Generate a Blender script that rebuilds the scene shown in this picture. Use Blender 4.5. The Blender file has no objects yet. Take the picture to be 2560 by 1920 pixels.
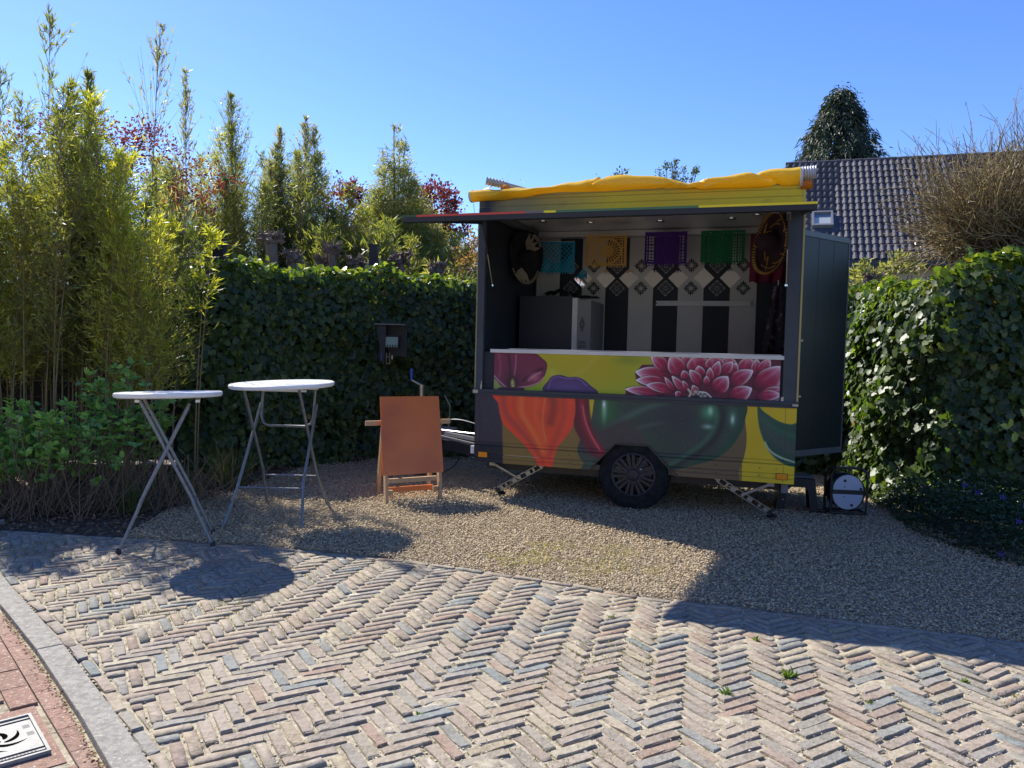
import bpy, math, random
import numpy as np
from mathutils import Vector, Matrix
random.seed(7); rng = np.random.default_rng(7)
S = bpy.context.scene; COL = S.collection
rad = math.radians

# ---------------- camera, sky, sun, exposure ----------------
cam = bpy.data.cameras.new('camera'); camo = bpy.data.objects.new('camera', cam); COL.objects.link(camo); S.camera = camo
P, RL = rad(2.44), rad(1.44)
f_ = Vector((0, math.cos(P), -math.sin(P))); r0 = Vector((1, 0, 0)); u0 = Vector((0, math.sin(P), math.cos(P)))
R_ = r0*math.cos(RL) + u0*math.sin(RL); U_ = -r0*math.sin(RL) + u0*math.cos(RL)
camo.matrix_world = Matrix(((R_.x, U_.x, -f_.x, 0), (R_.y, U_.y, -f_.y, 0), (R_.z, U_.z, -f_.z, 1.5), (0, 0, 0, 1)))
cam.sensor_width = 36; cam.lens = 36*1922/2560; cam.clip_end = 800; cam.clip_start = .05
TO_SUN = Vector((-.711, .748, 1.0)).normalized()
SUN_EL = math.asin(TO_SUN.z); SUN_AZ = math.atan2(TO_SUN.x, TO_SUN.y)
w = bpy.data.worlds.new('World'); S.world = w; w.use_nodes = True
nt = w.node_tree; bg = nt.nodes['Background']; sk = nt.nodes.new('ShaderNodeTexSky'); sk.sky_type = 'NISHITA'
sk.sun_disc = False; sk.sun_elevation = SUN_EL; sk.sun_rotation = SUN_AZ
sk.air_density = 1.0; sk.dust_density = .15; sk.ozone_density = 5.0
hs_ = nt.nodes.new('ShaderNodeHueSaturation'); hs_.inputs['Saturation'].default_value = 1.18; hs_.inputs['Hue'].default_value = .515; nt.links.new(sk.outputs[0], hs_.inputs['Color']); nt.links.new(hs_.outputs[0], bg.inputs[0]); bg.inputs[1].default_value = .135
sun = bpy.data.lights.new('sun', 'SUN'); sun.energy = 5.0; sun.angle = rad(.5); sun.color = (1, .94, .85)
suno = bpy.data.objects.new('sun', sun); COL.objects.link(suno); suno.rotation_euler = TO_SUN.to_track_quat('Z', 'Y').to_euler()
S.view_settings.view_transform = 'Standard'; S.view_settings.look = 'None'; S.view_settings.exposure = .72; S.view_settings.gamma = 1
S.render.engine = 'CYCLES'; S.cycles.transparent_max_bounces = 12

# ---------------- materials ----------------
def lin(c): return tuple(((x/255)/12.92 if x/255 <= .04045 else ((x/255+.055)/1.055)**2.4) for x in c)
def rgba(c): return (c[0], c[1], c[2], 1)
MATS = {}
def ramp_node(t, cols):
    r = t.nodes.new('ShaderNodeValToRGB'); e = r.color_ramp.elements
    while len(e) < len(cols): e.new(.5)
    for i, c in enumerate(cols): e[i].position = i/(len(cols)-1 or 1); e[i].color = rgba(c)
    return r
def M(name, col=(.5,.5,.5), rough=.5, metal=0, col2=None, scale=8, bump=0, bscale=60, spec=.5, cols=None, rnd=None, trans=None, tcol=None, attr=None, detail=4, stretch=None, speck=None, coat=0, alpha=1, transmission=0):
    if name in MATS: return MATS[name]
    m = bpy.data.materials.new(name); m.use_nodes = True; t = m.node_tree; b = t.nodes['Principled BSDF']; L = t.links.new
    b.inputs['Roughness'].default_value = rough; b.inputs['Metallic'].default_value = metal; b.inputs['Specular IOR Level'].default_value = spec
    b.inputs['Coat Weight'].default_value = coat; b.inputs['Transmission Weight'].default_value = transmission
    b.inputs['Base Color'].default_value = rgba(col)
    tc = t.nodes.new('ShaderNodeTexCoord'); src = tc.outputs['Object']
    if stretch:
        mp = t.nodes.new('ShaderNodeMapping'); mp.inputs['Scale'].default_value = stretch; L(src, mp.inputs[0]); src = mp.outputs[0]
    out = None
    if attr:
        a = t.nodes.new('ShaderNodeAttribute'); a.attribute_name = attr; out = a.outputs['Color']
    if cols:
        r = ramp_node(t, cols)
        if rnd == 'obj': n = t.nodes.new('ShaderNodeObjectInfo'); L(n.outputs['Random'], r.inputs[0])
        elif rnd == 'isl': n = t.nodes.new('ShaderNodeNewGeometry'); L(n.outputs['Random Per Island'], r.inputs[0])
        else:
            n = t.nodes.new('ShaderNodeTexNoise'); n.inputs['Scale'].default_value = scale; n.inputs['Detail'].default_value = detail; L(src, n.inputs[0])
            mr = t.nodes.new('ShaderNodeMapRange'); mr.inputs[1].default_value = .3; mr.inputs[2].default_value = .7; L(n.outputs[0], mr.inputs[0]); L(mr.outputs[0], r.inputs[0])
        out = r.outputs[0]
    if col2 is not None:
        n = t.nodes.new('ShaderNodeTexNoise'); n.inputs['Scale'].default_value = scale; n.inputs['Detail'].default_value = detail; L(src, n.inputs[0])
        mr = t.nodes.new('ShaderNodeMapRange'); mr.inputs[1].default_value = .35; mr.inputs[2].default_value = .68; L(n.outputs[0], mr.inputs[0])
        x = t.nodes.new('ShaderNodeMix'); x.data_type = 'RGBA'; L(mr.outputs[0], x.inputs[0]); x.inputs[6].default_value = rgba(col); x.inputs[7].default_value = rgba(col2)
        if out: # multiply variation over attr / random colour
            L(out, x.inputs[6]); mu = t.nodes.new('ShaderNodeMix'); mu.data_type = 'RGBA'; mu.blend_type = 'MULTIPLY'; mu.inputs[0].default_value = 1
            L(out, mu.inputs[6]); mu.inputs[7].default_value = rgba(col2); L(mu.outputs[2], x.inputs[7])
        out = x.outputs[2]
    if speck:
        n = t.nodes.new('ShaderNodeTexNoise'); n.inputs['Scale'].default_value = speck[1]; n.inputs['Detail'].default_value = 5; L(src, n.inputs[0])
        mr = t.nodes.new('ShaderNodeMapRange'); mr.inputs[1].default_value = speck[2]; mr.inputs[2].default_value = speck[2]+.08; L(n.outputs[0], mr.inputs[0])
        x = t.nodes.new('ShaderNodeMix'); x.data_type = 'RGBA'; L(mr.outputs[0], x.inputs[0]); x.inputs[7].default_value = rgba(speck[0])
        if out: L(out, x.inputs[6])
        else: x.inputs[6].default_value = rgba(col)
        out = x.outputs[2]
    if out: L(out, b.inputs['Base Color'])
    if bump:
        n = t.nodes.new('ShaderNodeTexNoise'); n.inputs['Scale'].default_value = bscale; n.inputs['Detail'].default_value = 5; L(src, n.inputs[0])
        bp = t.nodes.new('ShaderNodeBump'); bp.inputs['Strength'].default_value = bump; bp.inputs['Distance'].default_value = .01; L(n.outputs[0], bp.inputs['Height']); L(bp.outputs[0], b.inputs['Normal'])
    if trans:
        tr_ = t.nodes.new('ShaderNodeBsdfTranslucent'); mx = t.nodes.new('ShaderNodeMixShader'); mx.inputs[0].default_value = trans
        if tcol is not None and out:
            mu = t.nodes.new('ShaderNodeMix'); mu.data_type = 'RGBA'; mu.blend_type = 'MULTIPLY'; mu.inputs[0].default_value = 1; L(out, mu.inputs[6]); mu.inputs[7].default_value = rgba(tcol); L(mu.outputs[2], tr_.inputs[0])
        elif out: L(out, tr_.inputs[0])
        else: tr_.inputs[0].default_value = rgba(tcol or col)
        L(b.outputs[0], mx.inputs[1]); L(tr_.outputs[0], mx.inputs[2]); L(mx.outputs[0], t.nodes['Material Output'].inputs[0])
    MATS[name] = m; return m
def leafmat(name, cols, rnd='isl', rough=.38, trans=.35, tcol=(1.6, 1.5, .5), spec=.5):
    return M(name, rough=rough, cols=cols, rnd=rnd, trans=trans, tcol=tcol, spec=spec)

# ---------------- mesh helpers ----------------
def mesh_np(name, V, F, mat=None, smooth=False):
    """V (n,3); F list of (k,m) int arrays, one per polygon size"""
    me = bpy.data.meshes.new(name); V = np.asarray(V, np.float32)
    if isinstance(F, np.ndarray): F = [F]
    F = [f for f in F if len(f)]
    me.vertices.add(len(V)); me.vertices.foreach_set('co', V.ravel())
    tot = sum(f.size for f in F); n = sum(len(f) for f in F)
    me.loops.add(tot); me.polygons.add(n)
    me.loops.foreach_set('vertex_index', np.concatenate([f.ravel() for f in F]).astype(np.int32))
    cnt = np.concatenate([np.full(len(f), f.shape[1]) for f in F]); st = np.concatenate([[0], np.cumsum(cnt)[:-1]])
    me.polygons.foreach_set('loop_start', st.astype(np.int32)); me.polygons.foreach_set('loop_total', cnt.astype(np.int32))
    if smooth: me.polygons.foreach_set('use_smooth', np.ones(n, bool))
    me.update(calc_edges=True)
    if mat: me.materials.append(mat)
    return me
def link(name, me, parent=None, loc=None, kind=None, mtx=None, label=None):
    o = bpy.data.objects.new(name, me); COL.objects.link(o)
    if parent is not None: o.parent = parent
    if loc is not None: o.location = loc
    if mtx is not None: o.matrix_basis = mtx
    if kind: o['kind'] = kind
    if label: o['label'] = label
    return o
def tag(o, label, cat, group=None):
    o['label'] = label; o['category'] = cat
    if group: o['group'] = group
    return o
def thing(name, label, cat, loc=(0,0,0), rz=0, group=None, rot=None):
    o = bpy.data.objects.new(name, None); COL.objects.link(o); o.location = loc; o.rotation_euler = rot or (0, 0, rz); o.empty_display_size = .1
    return tag(o, label, cat, group)
def copy_tree(o, parent=None):
    c = o.copy(); COL.objects.link(c)
    if parent is not None: c.parent = parent
    for ch in list(o.children): copy_tree(ch, c)
    return c
class MB:
    def __init__(s, off=(0,0,0)): s.v = []; s.f = []; s.off = Vector(off)
    def add(s, vs, fs):
        b = len(s.v); s.v += [tuple(Vector(v)-s.off) for v in vs]; s.f += [tuple(b+i for i in f) for f in fs]; return s
    def box(s, x0, x1, y0, y1, z0, z1):
        return s.add([(x0,y0,z0),(x1,y0,z0),(x1,y1,z0),(x0,y1,z0),(x0,y0,z1),(x1,y0,z1),(x1,y1,z1),(x0,y1,z1)],
                     [(0,3,2,1),(4,5,6,7),(0,1,5,4),(1,2,6,5),(2,3,7,6),(3,0,4,7)])
    def bar(s, a, b, w_, h, up=(0,0,1)):
        a = Vector(a); b = Vector(b); d = (b-a).normalized(); sd = d.cross(Vector(up)).normalized(); u = sd.cross(d)
        c = [a+sd*(i*w_/2)+u*(j*h/2) for i, j in ((-1,-1),(1,-1),(1,1),(-1,1))]; e = [x+(b-a) for x in c]
        return s.add(c+e, [(3,2,1,0),(4,5,6,7),(0,1,5,4),(1,2,6,5),(2,3,7,6),(3,0,4,7)])
    def tube(s, pts, r, n=8, cap=True):
        pts = [Vector(p) for p in pts]; rs = r if isinstance(r, (list, tuple)) else [r]*len(pts); b = len(s.v); vs = []; fs = []
        pu = None
        for i, p in enumerate(pts):
            d = (pts[min(i+1, len(pts)-1)]-pts[max(i-1, 0)]).normalized()
            if pu is None: pu = d.orthogonal().normalized()
            u = (pu-d*pu.dot(d)).normalized(); pu = u; v = d.cross(u)
            vs += [p+(u*math.cos(a)+v*math.sin(a))*rs[i] for a in [2*math.pi*k/n for k in range(n)]]
        for i in range(len(pts)-1):
            for k in range(n): fs.append((i*n+k, i*n+(k+1) % n, (i+1)*n+(k+1) % n, (i+1)*n+k))
        if cap: fs += [tuple(range(n-1, -1, -1)), tuple((len(pts)-1)*n+k for k in range(n))]
        return s.add(vs, fs)
    def lathe(s, prof, n=24, mtx=None):
        """prof: (radius, height) about local z"""
        vs = []; fs = []; mtx = mtx or Matrix()
        for r, z in prof:
            vs += [mtx @ Vector((r*math.cos(2*math.pi*k/n), r*math.sin(2*math.pi*k/n), z)) for k in range(n)]
        for i in range(len(prof)-1):
            for k in range(n): fs.append((i*n+k, i*n+(k+1) % n, (i+1)*n+(k+1) % n, (i+1)*n+k))
        return s.add(vs, fs)
    def prism(s, poly, y0, y1, plane='xz'):
        """poly extruded: 'xz' along y, 'xy' along z, 'yz' along x"""
        n = len(poly)
        def P3(p, t): return {'xz': (p[0], t, p[1]), 'xy': (p[0], p[1], t), 'yz': (t, p[0], p[1])}[plane]
        return s.add([P3(p, y0) for p in poly]+[P3(p, y1) for p in poly], [tuple(range(n)), tuple(range(2*n-1, n-1, -1))]+[(i, i+n, (i+1) % n+n, (i+1) % n) for i in range(n)])
    def mesh(s, name, mat, bevel=0, smooth=False):
        me = bpy.data.meshes.new(name); me.from_pydata(s.v, [], s.f); me.materials.append(mat)
        import bmesh
        bm = bmesh.new(); bm.from_mesh(me); bmesh.ops.recalc_face_normals(bm, faces=bm.faces)
        if bevel: bmesh.ops.bevel(bm, geom=bm.edges[:], offset=bevel, segments=2, affect='EDGES', profile=.7)
        bm.to_mesh(me); bm.free()
        if smooth:
            for p in me.polygons: p.use_smooth = True
            try: me.set_sharp_from_angle(angle=rad(35))
            except Exception: pass
        return me
    def obj(s, name, mat, parent=None, bevel=0, smooth=False, kind=None, label=None, loc=None, mtx=None):
        return link(name, s.mesh(name, mat, bevel, smooth), parent, loc, kind, mtx, label)
def norm(a): return a/np.maximum(np.linalg.norm(a, axis=-1, keepdims=True), 1e-9)
LS = {'lance': (np.array([(0,0,0),(.35,.5,.06),(1,0,-.06),(.35,-.5,.06)]), [np.array([[0,1,2,3]])]),
      'oval': (np.array([(0,0,0),(.3,.5,.1),(.72,.42,.08),(1,0,-.05),(.72,-.42,.08),(.3,-.5,.1)]), [np.array([[0,1,2,3],[0,3,4,5]])]),
      'ivy': (np.array([(0,0,0),(-.15,.38,.04),(.1,.62,.0),(.3,.4,.07),(.62,.48,.0),(1,0,-.06),(.62,-.48,.0),(.3,-.4,.07),(.1,-.62,.0),(-.15,-.38,.04)]), [np.array([[0,1,2,3,4,5],[0,5,6,7,8,9]])]),
      'grass': (np.array([(0,.5,0),(.5,.4,.0),(1,0,-.15),(.5,-.4,.0),(0,-.5,0)]), [np.array([[0,1,2,3,4]])])}
def leaf_arrays(Pt, D, N, L, W, shape):
    D = norm(D); Sd = norm(np.cross(D, N)); Nn = np.cross(Sd, D); T, F = LS[shape]; n = len(Pt); k = len(T)
    V = (Pt[:, None] + D[:, None]*(T[None, :, 0:1]*L[:, None, None]) + Sd[:, None]*(T[None, :, 1:2]*W[:, None, None]) + Nn[:, None]*(T[None, :, 2:3]*L[:, None, None]))
    base = (np.arange(n)*k)[:, None, None]
    return V.reshape(-1, 3), [(f[None]+base).reshape(-1, f.shape[1]) for f in F]
def leaves(name, Pt, D, N, L, W, shape, mat, parent, kind='stuff', origin=(0,0,0), label=None):
    V, F = leaf_arrays(Pt, D, N, L, W, shape); V = V-np.array(origin)
    return link(name, mesh_np(name, V, F, mat), parent, kind=kind, label=label)
def rv(n): return norm(rng.normal(size=(n, 3)))
def twigs(name, A, B, ra, rb, mat, parent, kind=None, origin=(0,0,0)):
    """many straight 3-sided tapered sticks in one mesh"""
    A = np.asarray(A)-np.array(origin); B = np.asarray(B)-np.array(origin); n = len(A); d = norm(B-A); u = norm(np.cross(d, rv(n))); v = np.cross(d, u)
    ra = np.broadcast_to(ra, (n,)); rb = np.broadcast_to(rb, (n,)); R = []
    for C_, r in ((A, ra), (B, rb)):
        for k in range(3):
            a = 2*math.pi*k/3; R.append(C_+(u*math.cos(a)+v*math.sin(a))*r[:, None])
    V = np.stack(R, 1).reshape(-1, 3); base = (np.arange(n)*6)[:, None, None]
    F = np.array([[0,1,4,3],[1,2,5,4],[2,0,3,5]])[None]+base
    return link(name, mesh_np(name, V, F.reshape(-1, 4), mat), parent, kind=kind)

# ---------------- shared colours ----------------
navy = M('navy paint', (.022,.03,.042), .38, col2=(.016,.022,.03), scale=6, bump=.03, bscale=40)
navy_in = M('navy interior', (.018,.024,.036), .6, col2=(.014,.018,.028), scale=3)
darkgreen = M('dark green panel paint', (.007,.013,.014), .3, col2=(.005,.010,.012), spec=.3, scale=2, stretch=(3,3,.3), bump=.05, bscale=12)
white = M('white laminate', (.74,.73,.70), .3, col2=(.66,.65,.62), scale=5)
whitewall = M('off white panel', (.66,.65,.63), .45, col2=(.6,.59,.57), scale=3)
steel = M('galvanised steel', (.45,.46,.46), .38, 1, col2=(.32,.33,.33), scale=25)
greysteel = M('powder coated grey steel', (.22,.235,.25), .42, .35, col2=(.17,.18,.19), scale=30)
chrome = M('chrome', (.75,.75,.75), .12, 1)
black = M('black plastic', (.012,.012,.014), .45, col2=(.02,.02,.022), scale=30, bump=.05, bscale=120)
rubber = M('tyre rubber', (.009,.010,.012), .85, spec=.2, col2=(.024,.025,.026), scale=18, bump=.2, bscale=90)
amber = M('amber lens', (.9,.30,.01), .25)
wood = M('pale pine wood', (.50,.33,.19), .55, col2=(.40,.24,.12), scale=10, stretch=(2,2,20), bump=.08, bscale=50)
yellowtrim = M('cream yellow edge trim', (.42,.36,.17), .5, col2=(.3,.26,.14), scale=12)

# ---------------- ground ----------------
soil = M('garden soil', (.055,.042,.03), .95, col2=(.11,.08,.055), scale=14, bump=.6, bscale=50)
def sheet(name, poly, z, mat, kind='structure'):
    me = bpy.data.meshes.new(name); me.from_pydata([(x, y, z) for x, y in poly], [], [tuple(range(len(poly)))]); me.materials.append(mat)
    return link(name, me, kind=kind)
sheet('ground', [(-150,-80),(150,-80),(150,300),(-150,300)], -.03, soil)
kerb_line = [(-4.6,6.25),(-3.3,4.74),(-2.837,4.248),(-2.216,3.594),(-1.801,3.132),(-1.391,2.65),(-.95,2.13),(-.1,1.1)]
curve = [(-5.2,6.0),(-3.9,5.95),(-3.0,5.82),(-1.7,5.62),(-.75,5.42),(.014,5.09),(.876,4.71),(1.65,4.46),(2.1,4.29),(2.81,4.09),(4.2,3.65),(6,3.0)]
def offs(line, d):
    out = []
    for i, p in enumerate(line):
        a = Vector(line[max(i-1, 0)]); b = Vector(line[min(i+1, len(line)-1)]); t = (b-a).normalized(); n = Vector((-t.y, t.x)); q = Vector(p)+n*d; out.append((q.x, q.y))
    return out
# kerb_line runs far-left to near-right, its left normal points to the herringbone side
sandm = M('joint sand and grit', (.42,.36,.27), .95, cols=[(.20,.17,.10),(.40,.35,.25),(.54,.48,.36)], scale=30, bump=.8, bscale=150, detail=8)
pave_poly = offs(kerb_line, .125)+[(6,1.1),(6,3.0)]+curve[::-1][1:]; pave = None
def ground_z(x, y): return .006*np.sin(x*1.9+y)*np.sin(y*2.3-x*.6)+.004*np.sin(5*x)*np.sin(4.3*y)
gsand = M('gravel fines', (.33,.28,.21), .95, cols=[(.16,.13,.10),(.36,.30,.22),(.50,.43,.33)], scale=55, bump=1, bscale=160, detail=8)
garea = [(-2.95,5.85),(-1.7,5.64),(-.75,5.44),(.014,5.11),(.876,4.73),(1.65,4.48),(2.1,4.31),(2.81,4.11),(4.2,3.67),(6,3.0),(6,4.6),(4.25,5.3),(3.75,6.3),(3.9,7.4),(4.3,8.6),(4.5,10.2),(1.5,11.5),(-.6,11.3),(-1.6,10.6),(-2.5,9.6),(-2.7,8.6),(-2.85,7.7),(-3.05,6.8)]
gravel_base = sheet('gravel_bed', garea, -.018, gsand)
redbase = sheet('footpath', [(-9,-2),(-.1,-2)]+[(p[0], p[1]) for p in kerb_line[::-1]]+[(-9,6.4)], -.016, sandm)

def inpoly(x, y, poly):
    x = np.asarray(x); y = np.asarray(y); c = np.zeros(x.shape, bool); n = len(poly)
    for i in range(n):
        x1, y1 = poly[i]; x2, y2 = poly[i-1]
        if y1 == y2: continue
        c ^= ((y1 > y) != (y2 > y)) & (x < (x2-x1)*(y-y1)/(y2-y1)+x1)
    return c
st_x = np.arange(-5.4, 6.0, .03); st_y = np.arange(1.9, 6.1, .03); GX, GY = np.meshgrid(st_x, st_y); nx_ = len(st_x)
cc_ = inpoly(GX[:-1, :-1]+.015, GY[:-1, :-1]+.015, pave_poly); ci_, cj_ = np.nonzero(cc_); a_i = ci_*nx_+cj_
pave = link('pavement', mesh_np('pavement', np.stack([GX, GY, ground_z(GX, GY)-.0055+sum(.013*np.exp(-((GX-a)/ra)**2-((GY-b)/rb_)**2) for a, b, ra, rb_ in ((.62,4.36,.16,.07),(.95,4.12,.13,.06),(1.25,3.92,.10,.05),(-.25,3.22,.09,.06),(.95,3.12,.10,.05),(-.05,2.72,.08,.05),(1.75,3.5,.10,.05),(.45,4.62,.2,.06),(-1.9,4.0,.10,.08),(2.0,3.95,.12,.05),(-.45,2.95,.06,.05)))+.002*np.sin(GX*31)*np.sin(GY*27)], -1).reshape(-1, 3), np.stack([a_i, a_i+1, a_i+1+nx_, a_i+nx_], 1), sandm, smooth=True), kind='structure')
# loose stones
def stones(name, X, Y, Z, R, mat, parent=None):
    n = len(X); T = np.array([(1,0,0),(-1,0,0),(0,1,0),(0,-1,0),(0,0,1),(0,0,-1)], float)
    V = T[None]*rng.uniform(.55, 1.15, (n, 6, 1))+rng.normal(0, .18, (n, 6, 3)); V[:, :, 2] *= .62
    a = rng.uniform(0, 6.28, n); c, s = np.cos(a)[:, None], np.sin(a)[:, None]
    x = V[:, :, 0]*c-V[:, :, 1]*s; y = V[:, :, 0]*s+V[:, :, 1]*c
    V = np.stack([x, y, V[:, :, 2]], 2)*R[:, None, None]+np.stack([X, Y, Z], 1)[:, None]
    F = np.array([[0,2,4],[2,1,4],[1,3,4],[3,0,4],[2,0,5],[1,2,5],[3,1,5],[0,3,5]])[None]+(np.arange(n)*6)[:, None, None]
    return link(name, mesh_np(name, V.reshape(-1, 3), F.reshape(-1, 3), mat), parent, kind='stuff')
gravm = M('crushed limestone', rough=.85, cols=[(.28,.21,.12),(.50,.39,.23),(.60,.48,.30),(.44,.34,.20),(.70,.59,.40),(.34,.27,.17)], rnd='isl')
def scatter(poly, n, wfun):
    xs = [p[0] for p in poly]; ys = [p[1] for p in poly]; X = rng.uniform(min(xs), max(xs), n); Y = rng.uniform(min(ys), max(ys), n)
    k = inpoly(X, Y, poly) & (rng.random(n) < wfun(X, Y)); return X[k], Y[k]
X, Y = scatter(garea, 420000, lambda x, y: np.where(np.abs(x) < .72*y+.3, np.clip((6.3/np.maximum(y, 3))**2, .16, 1), 0))
print('gravel', len(X))
gz = .006+.010*np.sin(X*1.7+Y*.8)*np.sin(Y*1.3-X*.5)+rng.uniform(-.016, .012, len(X))
tag(stones('gravel', X, Y, gz, rng.uniform(.0055, .0125, len(X))*np.clip(.8+Y/25, .9, 1.4), gravm), 'pale beige crushed gravel spread between the brick paving and the ivy hedge', 'gravel')

# ---------------- herringbone bricks ----------------
brick_cols = [(0.288,0.231,0.178),(0.326,0.271,0.206),(0.365,0.305,0.230),(0.298,0.227,0.178),(0.394,0.340,0.245),(0.336,0.271,0.211),(0.278,0.246,0.202),(0.374,0.310,0.240),(0.221,0.241,0.226),(0.346,0.281,0.221),(0.403,0.355,0.254),(0.307,0.217,0.163),(0.365,0.315,0.211),(0.269,0.236,0.192),(0.336,0.286,0.216),(0.192,0.212,0.202)]
brick_o = M('old clay brick', rough=.85, cols=brick_cols, rnd='obj', col2=(.64,.63,.60), scale=30, detail=9, bump=.6, bscale=80, speck=((.48,.43,.33), 9, .64))
brick_i = M('old clay brick joined', rough=.85, cols=brick_cols, rnd='isl', col2=(.64,.63,.60), scale=30, detail=9, bump=.6, bscale=80, speck=((.48,.43,.33), 9, .64))
def brick_poly_geo(poly, h, jit=.0, seed=None):
    """worn block: outline poly (ccw, centred) with a rounded, slightly uneven top"""
    r = random.Random(seed); n = len(poly); c = Vector((sum(p[0] for p in poly)/n, sum(p[1] for p in poly)/n))
    crn = [n > 4 and abs((p[0]-poly[i-1][0])*(poly[(i+1) % n][1]-p[1])-(p[1]-poly[i-1][1])*(poly[(i+1) % n][0]-p[0])) > 2e-4 for i, p in enumerate(poly)]; cut_ = [r.uniform(.002, .009) if c else 0 for c in crn]
    def ring(ins, z, j): 
        o = []
        for p, ct in zip(poly, cut_):
            d = Vector(p)-c; l = max(d.length, 1e-4); q = c+d*(1-(ins+ct)/l*1.0); o.append((q.x+r.uniform(-j, j), q.y+r.uniform(-j, j), z+r.uniform(-j, j)*.5))
        return o
    rings = [ring(0, 0, 0), ring(0, h-.005, jit), ring(.006, h, jit)]; vs = sum(rings, []); fs = []
    for k in range(2):
        for i in range(n): fs.append((k*n+i, k*n+(i+1) % n, (k+1)*n+(i+1) % n, (k+1)*n+i))
    fs.append(tuple(2*n+i for i in range(n))); return vs, fs
def subdiv(poly, mx=.055):
    out = []
    for i, p in enumerate(poly):
        q = poly[(i+1) % len(poly)]; L = math.dist(p, q); k = max(1, int(L/mx+.3))
        for j in range(k): out.append((p[0]+(q[0]-p[0])*j/k, p[1]+(q[1]-p[1])*j/k))
    return out
BL, BW, GAP = .217, .060, .0135
variants = []
for k in range(16):
    pl = subdiv([(-BL/2+GAP/2,-BW/2+GAP/2),(BL/2-GAP/2,-BW/2+GAP/2),(BL/2-GAP/2,BW/2-GAP/2),(-BL/2+GAP/2,BW/2-GAP/2)])
    vs, fs = brick_poly_geo(pl, .05, .0034, k); me = bpy.data.meshes.new('brick'); me.from_pydata(vs, [], fs); me.materials.append(brick_o); variants.append(me)
def clip(poly, a, b, keep_left=True):
    out = []; ax, ay = a; bx, by = b
    def side(p): return ((bx-ax)*(p[1]-ay)-(by-ay)*(p[0]-ax))*(1 if keep_left else -1)
    for i, p in enumerate(poly):
        q = poly[(i+1) % len(poly)]; sp, sq = side(p), side(q)
        if sp >= 0: out.append(p)
        if (sp >= 0) != (sq >= 0): t = sp/(sp-sq); out.append((p[0]+(q[0]-p[0])*t, p[1]+(q[1]-p[1])*t))
    return out
def area(p): return .5*abs(sum(p[i][0]*p[(i+1) % len(p)][1]-p[(i+1) % len(p)][0]*p[i][1] for i in range(len(p)))) if len(p) > 2 else 0
TH = rad(31); ca, sa = math.cos(TH), math.sin(TH)
inner_k = offs(kerb_line, .185); inner_c = offs(curve, -.075)
region = inner_k+[(6,1.1),(6,2.9)]+inner_c[::-1][1:]
cand = []
vis = lambda x, y: y > 2.25 and abs(x) < .70*y+.25
for i in range(-90, 90):
    for j in range(-40, 40):
        for typ in (0, 1):
            # lattice a=(W,W), b=(L+W,W-L)
            ox = i*BW+j*(BL+BW); oy = i*BW+j*(BW-BL)
            if typ == 0: cx, cy, ang = ox+BL/2, oy+BW/2, 0
            else: cx, cy, ang = ox+BL+BW/2, oy+BW-BL/2, math.pi/2
            x = cx*ca-cy*sa+.4; y = cx*sa+cy*ca+3.6
            if vis(x, y) and y < 6.4: cand.append((x, y, TH+ang))
full = []; cut = []
cx_ = np.array([c[0] for c in cand]); cy_ = np.array([c[1] for c in cand]); ins = inpoly(cx_, cy_, region)
def nearest_seg(p, line):
    best = None
    for i in range(len(line)-1):
        a, b = Vector(line[i]), Vector(line[i+1]); t = max(0, min(1, (Vector(p)-a).dot(b-a)/(b-a).length_squared)); d = ((a+(b-a)*t)-Vector(p)).length
        if best is None or d < best[0]: best = (d, line[i], line[i+1])
    return best
for c, inside in zip(cand, ins):
    x, y, a = c; dk = nearest_seg((x, y), inner_k); dc = nearest_seg((x, y), inner_c)
    if inside and dk[0] > .11 and dc[0] > .11: full.append(c); continue
    if not inside and min(dk[0], dc[0]) > .11: continue
    hl, hw = BL/2-GAP/2, BW/2-GAP/2; co, si = math.cos(a), math.sin(a)
    pl = [(x+px*co-py*si, y+px*si+py*co) for px, py in ((-hl,-hw),(hl,-hw),(hl,hw),(-hl,hw))]
    if dk[0] < .14: pl = clip(pl, dk[1], dk[2], True)
    if dc[0] < .14 and len(pl) > 2: pl = clip(pl, dc[1], dc[2], False)
    if area(pl) > .0012: cut.append(pl)
def along(line, step, off=0):
    pts = [Vector(p) for p in line]; out = []; d = off; acc = 0
    for i in range(len(pts)-1):
        L = (pts[i+1]-pts[i]).length
        while d <= acc+L: t = (d-acc)/L; out.append((pts[i].lerp(pts[i+1], t), math.atan2(*(pts[i+1]-pts[i]).yx))); d += step
        acc += L
    return out
for p, a in along(offs(kerb_line, .15), .215): 
    if vis(p.x-.1, p.y): full.append((p.x, p.y, a))
for p, a in along(offs(curve, -.035), .21):
    if vis(p.x, p.y-.2): full.append((p.x, p.y, a))
full.sort(key=lambda c: c[1]+abs(c[0])*.1)
print('bricks', len(full), len(cut))
inview = lambda c: 1.5/c[1] < .545 and abs(c[0]) < .655*c[1]
ntop = 0; SV = []; SF = {}
def push(vs, fs, x, y, a, tilt=(0,0), dz=0):
    b = len(SV); co, si = math.cos(a), math.sin(a)
    for v in vs: SV.append((x+v[0]*co-v[1]*si, y+v[0]*si+v[1]*co, v[2]-.046+dz+ground_z(x, y)+v[0]*tilt[0]+v[1]*tilt[1]))
    for f in fs: SF.setdefault(len(f), []).append([b+i for i in f])
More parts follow.
